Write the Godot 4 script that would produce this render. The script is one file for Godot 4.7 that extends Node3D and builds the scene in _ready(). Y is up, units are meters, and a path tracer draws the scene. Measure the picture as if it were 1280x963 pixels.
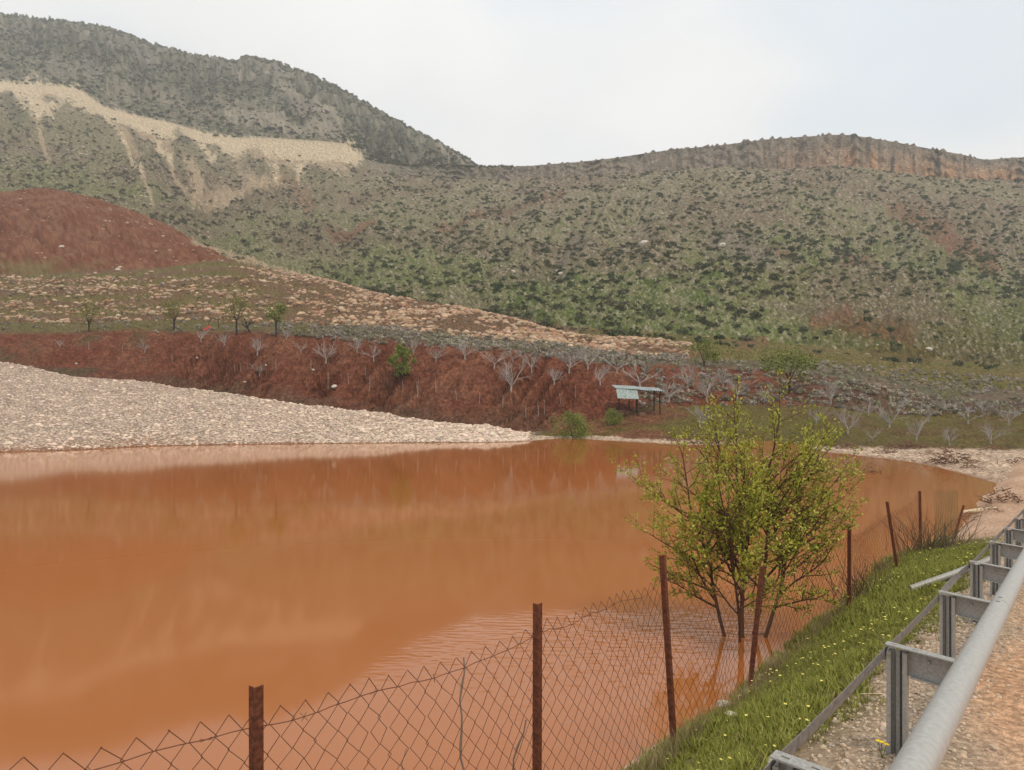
extends Node3D
# A flooded red-soil valley: muddy pond, chain-link fence and guardrail in front,
# gravel bar, red bank with bare fig trees, stony terraces, shrub hillside, cliffs and a mountain with a road cut.

const F := 960.0        # focal length for a 1280 px wide picture
const CAM := 3.6        # eye height above the water
const HZ := 481.5

# ---------------------------------------------------------------- mesh builder
class MB:
	var v := PackedVector3Array()
	var n := PackedVector3Array()
	var c := PackedColorArray()
	var i := PackedInt32Array()
	var col := Color(1, 1, 1)
	func tri(a: Vector3, b: Vector3, d: Vector3) -> void:   # counter-clockwise seen from outside
		var nn := (b - a).cross(d - a).normalized()
		var k := v.size()
		v.append(a); v.append(b); v.append(d)
		for q in 3:
			n.append(nn); c.append(col)
		i.append(k); i.append(k + 2); i.append(k + 1)
	func quad(a: Vector3, b: Vector3, d: Vector3, e: Vector3) -> void:
		var nn := (b - a).cross(e - a).normalized()
		var k := v.size()
		v.append(a); v.append(b); v.append(d); v.append(e)
		for q in 4:
			n.append(nn); c.append(col)
		i.append(k); i.append(k + 2); i.append(k + 1)
		i.append(k); i.append(k + 3); i.append(k + 2)
	func box(xf: Transform3D, s: Vector3) -> void:
		var h := s * 0.5
		var p: Array[Vector3] = []
		for z in [-1, 1]:
			for y in [-1, 1]:
				for x in [-1, 1]:
					p.append(xf * Vector3(h.x * x, h.y * y, h.z * z))
		quad(p[4], p[5], p[7], p[6]); quad(p[1], p[0], p[2], p[3])
		quad(p[5], p[1], p[3], p[7]); quad(p[0], p[4], p[6], p[2])
		quad(p[6], p[7], p[3], p[2]); quad(p[0], p[1], p[5], p[4])
	func tube(pts: Array, rads: Array, sides: int, cap := true) -> void:
		var m := pts.size()
		var base := v.size()
		var up := Vector3(0.13, 0.21, 0.97)
		for k in m:
			var d: Vector3 = (pts[min(k + 1, m - 1)] - pts[max(k - 1, 0)]).normalized()
			if abs(d.dot(up)) > 0.98:
				up = Vector3(0.97, 0.1, 0.2)
			var a := (up - d * up.dot(d)).normalized()
			var b := d.cross(a).normalized()
			up = a
			for q in sides:
				var w := TAU * q / sides
				var nn := a * cos(w) + b * sin(w)
				v.append(pts[k] + nn * rads[k]); n.append(nn); c.append(col)
		for k in m - 1:
			for q in sides:
				var a0 := base + k * sides + q
				var a1 := base + k * sides + (q + 1) % sides
				var b0 := a0 + sides
				var b1 := a1 + sides
				i.append(a0); i.append(b0); i.append(a1)
				i.append(a1); i.append(b0); i.append(b1)
		if cap and sides > 3:
			for e in [0, m - 1]:
				var k0 := v.size()
				var d: Vector3 = (pts[1] - pts[0]).normalized() * -1.0 if e == 0 else (pts[m - 1] - pts[m - 2]).normalized()
				for q in sides:
					v.append(v[base + e * sides + q]); n.append(d); c.append(col)
				for q in range(1, sides - 1):
					i.append(k0)
					if e == 0:
						i.append(k0 + q); i.append(k0 + q + 1)
					else:
						i.append(k0 + q + 1); i.append(k0 + q)
	# a profile (closed, points in the xy plane of xf) pushed from z = 0 to z = len
	func prism(xf: Transform3D, prof: PackedVector2Array, length: float) -> void:
		var m := prof.size()
		for k in m:
			var p := prof[k]
			var q := prof[(k + 1) % m]
			quad(xf * Vector3(p.x, p.y, 0), xf * Vector3(q.x, q.y, 0), xf * Vector3(q.x, q.y, length), xf * Vector3(p.x, p.y, length))
		var t := Geometry2D.triangulate_polygon(prof)
		for k in range(0, t.size(), 3):
			var a := prof[t[k]]
			var b := prof[t[k + 1]]
			var d := prof[t[k + 2]]
			if (b - a).cross(d - a) < 0:
				var s := b
				b = d; d = s
			tri(xf * Vector3(a.x, a.y, length), xf * Vector3(b.x, b.y, length), xf * Vector3(d.x, d.y, length))
			tri(xf * Vector3(a.x, a.y, 0), xf * Vector3(d.x, d.y, 0), xf * Vector3(b.x, b.y, 0))
	func leaf(p: Vector3, d: Vector3, w: Vector3, ln: float, wd: float) -> void:
		var q := p + d * ln
		var m := p + d * ln * 0.5
		quad(p, m + w * wd, q, m - w * wd)
	func mesh(mat: Material) -> ArrayMesh:
		var a := []
		a.resize(Mesh.ARRAY_MAX)
		a[Mesh.ARRAY_VERTEX] = v
		a[Mesh.ARRAY_NORMAL] = n
		a[Mesh.ARRAY_COLOR] = c
		a[Mesh.ARRAY_INDEX] = i
		var me := ArrayMesh.new()
		me.add_surface_from_arrays(Mesh.PRIMITIVE_TRIANGLES, a)
		me.surface_set_material(0, mat)
		return me

# ---------------------------------------------------------------- small helpers
var rng := RandomNumberGenerator.new()
var M := {}
var counts := {}
var nz := FastNoiseLite.new()
var nf := FastNoiseLite.new()
var nr := FastNoiseLite.new()

func rr(a: float, b: float) -> float:
	return rng.randf_range(a, b)

func numbered(called: String) -> String:
	var k: int = counts.get(called, 0)
	counts[called] = k + 1
	return called if k == 0 else "%s_%03d" % [called, k]

func part(called: String, mb: MB, mat: Material, parent: Node) -> MeshInstance3D:
	var o := MeshInstance3D.new()
	o.name = called
	o.mesh = mb.mesh(mat)
	parent.add_child(o, true)
	return o

func part_mesh(called: String, me: Mesh, parent: Node, xf := Transform3D()) -> MeshInstance3D:
	var o := MeshInstance3D.new()
	o.name = called
	o.mesh = me
	o.transform = xf
	parent.add_child(o, true)
	return o

func tag(o: Node, label: String, category: String, group := "") -> void:
	o.set_meta("label", label)
	o.set_meta("category", category)
	if group != "":
		o.set_meta("group", group)

func thing(called: String, at: Vector3, label: String, category: String, group := "") -> Node3D:
	var o := Node3D.new()
	o.name = numbered(called)
	add_child(o)
	o.position = at
	tag(o, label, category, group)
	return o

func structure(called: String, me: Mesh) -> MeshInstance3D:
	var o := MeshInstance3D.new()
	o.name = called
	o.mesh = me
	o.set_meta("kind", "structure")
	add_child(o)
	return o

func stuff(called: String, me: Mesh, xfs: Array, cols: Array, label: String, category: String) -> void:
	var mm := MultiMesh.new()
	mm.transform_format = MultiMesh.TRANSFORM_3D
	mm.use_colors = cols.size() > 0
	mm.mesh = me
	mm.instance_count = xfs.size()
	for k in xfs.size():
		mm.set_instance_transform(k, xfs[k])
		if cols.size() > 0:
			mm.set_instance_color(k, cols[k])
	var o := MultiMeshInstance3D.new()
	o.name = called
	o.multimesh = mm
	o.set_meta("kind", "stuff")
	tag(o, label, category)
	add_child(o)

func lin(r: float, g: float, b: float) -> Color:      # linear albedo to the sRGB value that materials take
	return Color(r, g, b).linear_to_srgb()

func noise_tex(freq: float, lo: float, hi: float, sz: int, seed_: int, gain := 0.55, contrast := 1.6) -> ImageTexture:
	var f := FastNoiseLite.new()
	f.seed = seed_
	f.noise_type = FastNoiseLite.TYPE_SIMPLEX_SMOOTH
	f.frequency = freq
	f.fractal_octaves = 5
	f.fractal_gain = gain
	var im := f.get_seamless_image(sz, sz)
	im.convert(Image.FORMAT_L8)
	var d := im.get_data()
	for k in d.size():
		var t := clampf((d[k] / 255.0 - 0.5) * contrast + 0.5, 0, 1)
		d[k] = int(255 * lerpf(lo, hi, t))
	return ImageTexture.create_from_image(Image.create_from_data(sz, sz, false, Image.FORMAT_L8, d))

func mat(called: String, col: Color, rough := 0.9, spec := 0.3, vcol := false) -> StandardMaterial3D:
	var m := StandardMaterial3D.new()
	m.resource_name = called
	m.albedo_color = col
	m.roughness = rough
	m.metallic_specular = spec
	m.vertex_color_use_as_albedo = vcol
	M[called] = m
	return m

func tri_tex(m: StandardMaterial3D, tex: Texture2D, per_metre: float, bump: Texture2D = null, bump_cm := 0.0) -> void:
	m.albedo_texture = tex
	m.uv1_triplanar = true
	m.uv1_world_triplanar = true
	m.uv1_scale = Vector3.ONE * per_metre
	if bump:
		m.heightmap_enabled = true
		m.heightmap_texture = bump
		m.heightmap_scale = bump_cm

# ---------------------------------------------------------------- curves of the far ground: [u, picture height, depth]
func hermite(nodes: Array, u: float, j: int) -> float:
	var m := nodes.size()
	if u <= nodes[0][0]: return nodes[0][j]
	if u >= nodes[m - 1][0]: return nodes[m - 1][j]
	var k := 0
	while u > nodes[k + 1][0]: k += 1
	var x0: float = nodes[k][0]
	var x1: float = nodes[k + 1][0]
	var y0: float = nodes[k][j]
	var y1: float = nodes[k + 1][j]
	var h := x1 - x0
	var s := (y1 - y0) / h
	var s0 := s
	var s1 := s
	if k > 0:
		var a: float = (y0 - nodes[k - 1][j]) / (x0 - nodes[k - 1][0])
		s0 = 0.0 if a * s <= 0 else 2 * a * s / (a + s)
	if k < m - 2:
		var b: float = (nodes[k + 2][j] - y1) / (nodes[k + 2][0] - x1)
		s1 = 0.0 if b * s <= 0 else 2 * b * s / (b + s)
	var t := (u - x0) / h
	var t2 := t * t
	var t3 := t2 * t
	return y0 * (2 * t3 - 3 * t2 + 1) + s0 * h * (t3 - 2 * t2 + t) + y1 * (3 * t2 - 2 * t3) + s1 * h * (t3 - t2)

var CUR := []
const U0 := -300.0
const DU := 2.6
const NU := 724
var rows_of := []        # first row of every interval
const STEPS := [3, 26, 20, 44, 12, 34, 34, 12, 104, 80, 22, 26, 54, 4]
var NR := 0
var GP := PackedVector3Array()
var GN := PackedVector3Array()
var GC := PackedColorArray()

func define_curves() -> void:
	var shore := [[-300, 580], [0, 566], [100, 563], [200, 558], [400, 555], [640, 553], [680, 550], [720, 549], [760, 551], [850, 556], [960, 558], [1040, 566], [1100, 573], [1150, 580], [1200, 592], [1245, 605], [1290, 617], [1600, 640]]
	var c0 := []
	var c1 := []
	for a in shore:
		var z: float = CAM * F / (a[1] - HZ)
		c1.append([a[0], a[1], z])
		c0.append([a[0], HZ + F * (CAM + 0.7) / (z - 3.5), z - 3.5])
	CUR = [c0, c1,
		[[-300, 408, 85], [0, 452.5, 76], [55, 464, 73], [107, 473, 70], [168, 478, 68], [235, 486, 66], [302, 495, 63], [380, 507, 60], [430, 513, 58], [514, 525, 56], [615, 535, 53.5], [655, 544, 52.0], [700, 545.5, 53], [760, 546, 52.5], [800, 550, 50.5], [900, 553, 48.6], [960, 556, 48.4], [1040, 560, 43.0], [1100, 561, 42], [1280, 564, 40], [1600, 568, 40]],
		[[-300, 420, 88], [0, 459, 79], [107, 478, 74], [300, 500, 67], [430, 518, 62], [514, 529, 60], [615, 538, 56.5], [655, 541, 55], [700, 536, 56], [760, 522, 58], [830, 508, 62], [960, 507, 64], [1040, 510, 63], [1100, 518, 62], [1280, 526, 60], [1600, 530, 60]],
		[[-300, 420, 100], [0, 419, 92], [100, 418, 90], [200, 416, 87], [350, 418, 82], [430, 425, 78], [520, 432, 73], [600, 437, 70], [700, 448, 68], [760, 455, 68], [830, 459, 72], [900, 463, 75], [960, 464, 76], [1040, 472, 75], [1100, 483, 73], [1180, 498, 74], [1280, 503, 75], [1600, 505, 76]],
		[[-300, 404, 112], [0, 405, 105], [200, 403, 97], [400, 407, 90], [500, 412, 86], [600, 422, 82], [700, 434, 80], [760, 441, 80], [830, 446, 82], [900, 450, 86], [960, 453, 88], [1040, 461, 88], [1100, 469, 86], [1180, 483, 88], [1280, 489, 90], [1600, 492, 92]],
		[[-300, 338, 150], [0, 345, 145], [100, 341, 145], [200, 336, 146], [290, 324, 150], [335, 337, 143], [400, 349, 130], [467, 368, 120], [534, 378, 112], [615, 394, 102], [702, 416, 95], [760, 426, 92], [830, 434, 92], [900, 439, 94], [960, 446, 96], [1040, 455, 97], [1100, 461, 97], [1280, 474, 100], [1600, 480, 103]],
		[[-300, 246, 215], [0, 240, 210], [50, 235, 208], [100, 243, 205], [150, 258, 200], [200, 277, 192], [250, 304, 180], [290, 325, 166], [335, 340, 158], [400, 353, 148], [534, 382, 126], [615, 398, 115], [702, 419, 106], [760, 424, 103], [830, 427, 103], [960, 437, 106], [1100, 452, 107], [1280, 466, 112], [1600, 474, 116]],
		[[-300, 256, 250], [0, 252, 240], [100, 258, 235], [200, 290, 222], [290, 333, 196], [335, 341, 186], [400, 353, 174], [534, 378, 150], [615, 392, 138], [702, 408, 128], [830, 418, 122], [960, 428, 122], [1100, 442, 122], [1280, 458, 126], [1600, 464, 130]],
		[[-300, 180, 350], [0, 190, 345], [150, 205, 340], [290, 250, 305], [400, 272, 285], [534, 296, 260], [700, 303, 240], [900, 292, 228], [1000, 292, 226], [1100, 305, 226], [1280, 330, 232], [1600, 345, 240]],
		[[-300, 96, 470], [0, 113, 460], [40, 117, 458], [90, 120, 452], [134, 146, 446], [215, 167, 436], [285, 185, 424], [336, 189, 416], [430, 198, 402], [460, 210, 396], [500, 219, 388], [600, 225, 377], [640, 226, 373], [700, 222, 366], [760, 219, 360], [830, 215, 352], [900, 209, 346], [960, 211, 343], [1050, 208, 340], [1100, 213, 340], [1200, 224, 340], [1280, 226, 342], [1600, 240, 350]],
		[[-300, 84, 488], [0, 103, 478], [40, 107, 476], [90, 110, 470], [134, 136, 463], [215, 155, 452], [285, 173, 440], [336, 174, 432], [430, 180, 416], [455, 198, 405], [480, 205, 398], [520, 208, 392], [600, 209, 381], [640, 208, 377], [700, 204, 370], [760, 198, 365], [830, 188, 357], [900, 181, 351], [960, 174, 348], [1020, 169.5, 346], [1050, 168, 345], [1100, 174, 345], [1160, 185, 345], [1200, 192, 345], [1235, 199, 346], [1260, 197, 347], [1290, 196, 348], [1600, 200, 356]],
		[[-300, 45, 575], [0, 60, 565], [130, 78, 560], [200, 103, 555], [300, 122, 548], [400, 148, 535], [440, 172, 520], [470, 196, 500], [520, 214, 450], [600, 218, 430], [700, 214, 420], [900, 192, 400], [1050, 178, 400], [1240, 210, 400], [1600, 212, 410]],
		[[-300, -12, 720], [0, 17, 710], [40, 22, 708], [90, 27, 706], [130, 33, 704], [180, 50, 702], [220, 63, 700], [262, 71, 698], [296, 75, 697], [304, 69, 696], [340, 75, 694], [370, 86, 692], [400, 98, 690], [440, 118, 686], [480, 141, 680], [520, 163, 672], [560, 184, 664], [585, 198, 658], [600, 209, 655], [640, 228, 645], [760, 240, 600], [1050, 230, 560], [1600, 250, 560]],
		[[-300, 30, 860], [300, 110, 850], [600, 240, 800], [1050, 270, 700], [1600, 280, 700]]]

# strokes of other soil on the far slopes: x0, y0, x1, y1, r0, r1, colour
var STROKES := []
func define_strokes() -> void:
	var tan_ := Color(0.66, 0.53, 0.365)
	var pale := Color(0.46, 0.35, 0.235)
	var red := Color(0.25, 0.125, 0.08)
	var grey := Color(0.27, 0.235, 0.185)
	STROKES = [
		[-20, 108, 30, 110, 7, 7, tan_], [35, 112, 48, 152, 12, 6, tan_], [80, 115, 48, 150, 10, 6, tan_], [60, 112, 92, 118, 8, 8, tan_],
		[42, 152, 60, 205, 3.5, 2.5, pale], [92, 116, 132, 143, 9, 6, tan_], [128, 138, 152, 178, 4, 3, tan_], [152, 178, 178, 228, 3.2, 2.4, tan_], [178, 228, 192, 262, 2.4, 2, pale],
		[134, 140, 215, 160, 5, 5, tan_], [172, 160, 205, 195, 9, 4, pale], [205, 168, 215, 225, 8, 3, pale], [213, 222, 240, 252, 3, 2, pale], [205, 160, 218, 175, 7, 6, tan_],
		[246, 168, 264, 202, 6, 2.5, tan_], [262, 204, 285, 180, 3, 8, tan_], [285, 180, 300, 182, 9, 8, tan_], [300, 178, 436, 190, 6, 8, tan_], [335, 182, 345, 205, 9, 4, tan_], [352, 195, 420, 200, 9, 7, tan_], [372, 215, 395, 205, 3, 5, tan_], [405, 200, 424, 224, 7, 2, tan_], [430, 186, 452, 199, 8, 3, tan_],
		[320, 195, 425, 212, 12, 9, pale], [300, 195, 318, 240, 10, 8, pale], [228, 185, 250, 240, 5, 9, pale], [150, 168, 175, 200, 6, 4, pale], [20, 118, 40, 150, 7, 4, tan_], [340, 215, 350, 245, 7, 5, tan_], [376, 212, 372, 240, 6, 3, tan_], [196, 180, 214, 214, 5, 3, tan_], [140, 112, 260, 140, 4, 6, Color(0.27, 0.225, 0.165)], [345, 120, 420, 150, 6, 8, Color(0.40, 0.34, 0.26)],
		[335, 190, 440, 197, 10, 11, tan_], [40, 114, 62, 148, 14, 5, tan_], [90, 120, 118, 138, 9, 7, tan_], [150, 152, 200, 168, 6, 7, tan_], [262, 172, 300, 190, 7, 9, tan_], [56, 124, 70, 128, 3, 5, Color(0.16, 0.14, 0.09)], [222, 164, 233, 192, 5, 9, Color(0.17, 0.15, 0.095)], [268, 181, 275, 194, 3, 6, Color(0.16, 0.14, 0.09)], [305, 200, 330, 222, 9, 12, Color(0.19, 0.165, 0.11)], [388, 212, 400, 226, 5, 8, Color(0.18, 0.16, 0.10)], [10, 122, 26, 150, 7, 12, Color(0.15, 0.14, 0.09)],
		[355, 235, 385, 262, 12, 10, Color(0.30, 0.19, 0.12)], [250, 245, 330, 240, 14, 12, pale], [290, 150, 420, 165, 8, 9, Color(0.36, 0.31, 0.24)], [330, 135, 400, 130, 4, 5, grey], [70, 85, 130, 95, 8, 6, grey], [140, 60, 180, 75, 7, 5, grey], [190, 72, 290, 80, 7, 6, grey],
		[290, 322, 380, 345, 2.5, 3, pale], [240, 302, 300, 326, 2, 2.5, pale],
		[415, 300, 460, 284, 6, 6, red], [430, 292, 470, 288, 5, 4, red], [545, 290, 600, 270, 5, 6, red], [600, 272, 700, 245, 4, 6, Color(0.20, 0.11, 0.075)],
		[1120, 262, 1180, 300, 10, 16, red], [1180, 300, 1240, 340, 16, 12, red], [950, 325, 985, 320, 5, 5, Color(0.26, 0.14, 0.1)], [1060, 330, 1090, 325, 7, 6, Color(0.26, 0.15, 0.1)],
		[1020, 405, 1060, 395, 9, 8, red], [1060, 410, 1130, 418, 12, 14, Color(0.17, 0.085, 0.035)], [925, 432, 955, 424, 6, 6, red], [1090, 440, 1160, 445, 10, 8, Color(0.15, 0.1, 0.035)],
		[700, 345, 720, 300, 10, 12, Color(0.22, 0.18, 0.14)], [900, 300, 960, 330, 18, 14, Color(0.24, 0.2, 0.15)], [440, 250, 560, 232, 9, 10, Color(0.25, 0.19, 0.13)]]

func row_start(k: int) -> int:
	return rows_of[k]

func build_far_ground() -> void:
	define_curves()
	define_strokes()
	NR = 1
	for k in STEPS.size():
		rows_of.append(NR - 1)
		NR += STEPS[k]
	rows_of.append(NR - 1)
	GP.resize(NR * NU); GN.resize(NR * NU); GC.resize(NR * NU)
	for ci in NU:
		var u := U0 + DU * ci
		var ys := []
		var zs := []
		for k in CUR.size():
			var y := hermite(CUR[k], u, 1)
			var z := hermite(CUR[k], u, 2)
			ys.append(CAM + (HZ - y) / F * z)
			zs.append(z)
		var row := 0
		for k in STEPS.size():
			var steps: int = STEPS[k]
			var first := 0 if k == 0 else 1
			for q in range(first, steps + 1):
				var t := float(q) / steps
				var z: float = lerpf(zs[k], zs[k + 1], t)
				var y: float = lerpf(ys[k], ys[k + 1], t)
				var iy := HZ - (y - CAM) * F / z
				var x := (u - 640.0) / F * z
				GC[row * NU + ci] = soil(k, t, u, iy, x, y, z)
				var d := relief(k, t, u, iy, x, z)
				z += d.y
				GP[row * NU + ci] = Vector3((u - 640.0) / F * z, y + d.x, -z)
				row += 1
	for r in NR:
		var r0: int = maxi(r - 1, 0)
		var r1: int = mini(r + 1, NR - 1)
		for ci in NU:
			var a := GP[r1 * NU + ci] - GP[r0 * NU + ci]
			var b := GP[r * NU + mini(ci + 1, NU - 1)] - GP[r * NU + maxi(ci - 1, 0)]
			GN[r * NU + ci] = b.cross(a).normalized()
	for part_ in [["shore", 0, 3, "shore_ground"], ["red_bank", 3, 5, "bank_ground"], ["terraces", 5, 8, "bank_ground"], ["hillside", 8, 11, "hill_ground"], ["mountain", 11, 14, "hill_ground"]]:
		var ra: int = rows_of[part_[1]]
		var rb: int = rows_of[part_[2]]
		var a := []
		a.resize(Mesh.ARRAY_MAX)
		a[Mesh.ARRAY_VERTEX] = GP.slice(ra * NU, (rb + 1) * NU)
		a[Mesh.ARRAY_NORMAL] = GN.slice(ra * NU, (rb + 1) * NU)
		a[Mesh.ARRAY_COLOR] = GC.slice(ra * NU, (rb + 1) * NU)
		var idx := PackedInt32Array()
		for r in rb - ra:
			for ci in NU - 1:
				var p := r * NU + ci
				idx.append(p); idx.append(p + NU); idx.append(p + 1)
				idx.append(p + 1); idx.append(p + NU); idx.append(p + NU + 1)
		a[Mesh.ARRAY_INDEX] = idx
		var me := ArrayMesh.new()
		me.add_surface_from_arrays(Mesh.PRIMITIVE_TRIANGLES, a)
		me.surface_set_material(0, M[part_[3]])
		structure(part_[0], me)

func bump(t: float) -> float:
	return sin(PI * clampf(t, 0, 1))

func relief(k: int, t: float, u: float, iy: float, x: float, z: float) -> Vector2:
	var fine := nf.get_noise_2d(x * 9.0, z * 9.0)
	match k:
		0: return Vector2(0, 0)
		1:
			if u < 660: return Vector2((nz.get_noise_2d(x * 4, z * 4) * 0.35 + fine * 0.10) * t, 0)
			return Vector2((nz.get_noise_2d(x * 6, z * 6) * 0.10 + fine * 0.05) * bump(t), 0)
		2: return Vector2(fine * 0.10 + nz.get_noise_2d(x * 5, z * 5) * 0.2 * bump(t), 0)
		3:
			var g := 0.0
			var m := clampf((u - 150) / 100.0, 0, 1) * clampf((860 - u) / 100.0, 0, 1)
			var dn := nr.get_noise_2d((u + iy * 1.05) * 0.55, iy * 0.10 + u * 0.02)
			g = -maxf(0.0, dn - 0.05) * 3.6 * m * bump(t) * (0.5 + nz.get_noise_2d(u * 0.5, 7.0))
			var ledge := nz.get_noise_2d(u * 0.35, 91.0) * 2.0
			g += 0.35 * sin(t * 14.0 + ledge) * bump(t) * clampf((900 - u) / 100.0, 0.15, 1)
			return Vector2(g + fine * 0.16 + nz.get_noise_2d(x * 3, z * 3) * 0.4 * bump(t), 0)
		4: return Vector2(fine * 0.15 + nz.get_noise_2d(x * 3, z * 3) * 0.4, 0)
		5, 6, 7:
			var st := 0.0
			if k == 5 and u < 430:
				st = 0.55 * sin(t * 26.0 + nz.get_noise_2d(u * 0.3, 31.0) * 3.0) * bump(t)
			if k == 6 and u < 330:
				st = nz.get_noise_2d(x * 2.0, z * 0.8) * 2.2 * bump(t) - maxf(0.0, nr.get_noise_2d((u - iy * 1.6) * 0.22, iy * 0.16) - 0.35) * 3.0 * bump(t)
			return Vector2(st + fine * 0.35 + nz.get_noise_2d(x * 1.6, z * 1.6) * 0.8 * bump(t), 0)
		8, 9:
			var side := clampf((480 - u) / 120.0, 0, 1)
			var tt := (t * 0.47) if k == 8 else 0.47 + t * 0.53
			var gul := nr.get_noise_2d(u * 0.16 + iy * 0.05, iy * 0.035)
			var big := (gul * lerpf(3.5, 6.5, side)) * bump(tt)
			return Vector2(big + nz.get_noise_2d(x * 0.9, z * 0.9) * 1.6 * bump(tt * 1.0) + fine * 0.8, 0)
		10:
			if u < 440: return Vector2(fine * 0.4, 0)
			var w := clampf((u - 440) / 60.0, 0, 1)
			var crack := nr.get_noise_2d(u * 0.55, t * 1.5) * 3.0 + nf.get_noise_2d(u * 1.1, t * 8.0) * 1.3 + smoothstep(0.3, 0.5, fposmod(t * 2.6 + nz.get_noise_2d(u * 0.9, 5.0) * 2.0, 1.0)) * 1.1 * nz.get_noise_2d(u * 0.7, 61.0) * 2.0
			return Vector2(nf.get_noise_2d(u * 1.6, 17.0) * 1.6 * t * w + nz.get_noise_2d(u * 1.1, 44.0) * 1.0 * t * w, crack * w)
		11, 12:
			var edge := 1.0 if k == 12 else clampf(t * 4, 0, 1)
			var gul2 := nr.get_noise_2d(u * 0.2 + iy * 0.06, iy * 0.05) * 12.0
			var tt2 := t * 0.4 if k == 11 else 0.4 + 0.6 * t
			var cl := 0.0
			if k == 12:
				cl = (smoothstep(0.35, 0.6, fposmod(t * 3.0 + nz.get_noise_2d(u * 0.4, 9.0) * 1.5, 1.0)) - fposmod(t * 3.0 + nz.get_noise_2d(u * 0.4, 9.0) * 1.5, 1.0)) * 12.0 * bump(t)
			var lft := clampf((596 - u) / 40.0, 0, 1)
			return Vector2((gul2 * bump(tt2) * edge + fine * 2.0 * edge + nf.get_noise_2d(u * 2.5, 5.0) * 2.2 * tt2 + cl) * lft, nr.get_noise_2d(u * 0.6, t * 5.0) * 4.0 * bump(tt2))
		_: return Vector2(nf.get_noise_2d(u * 2.5, 5.0) * 2.2 * (1 - t), 0)

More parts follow.
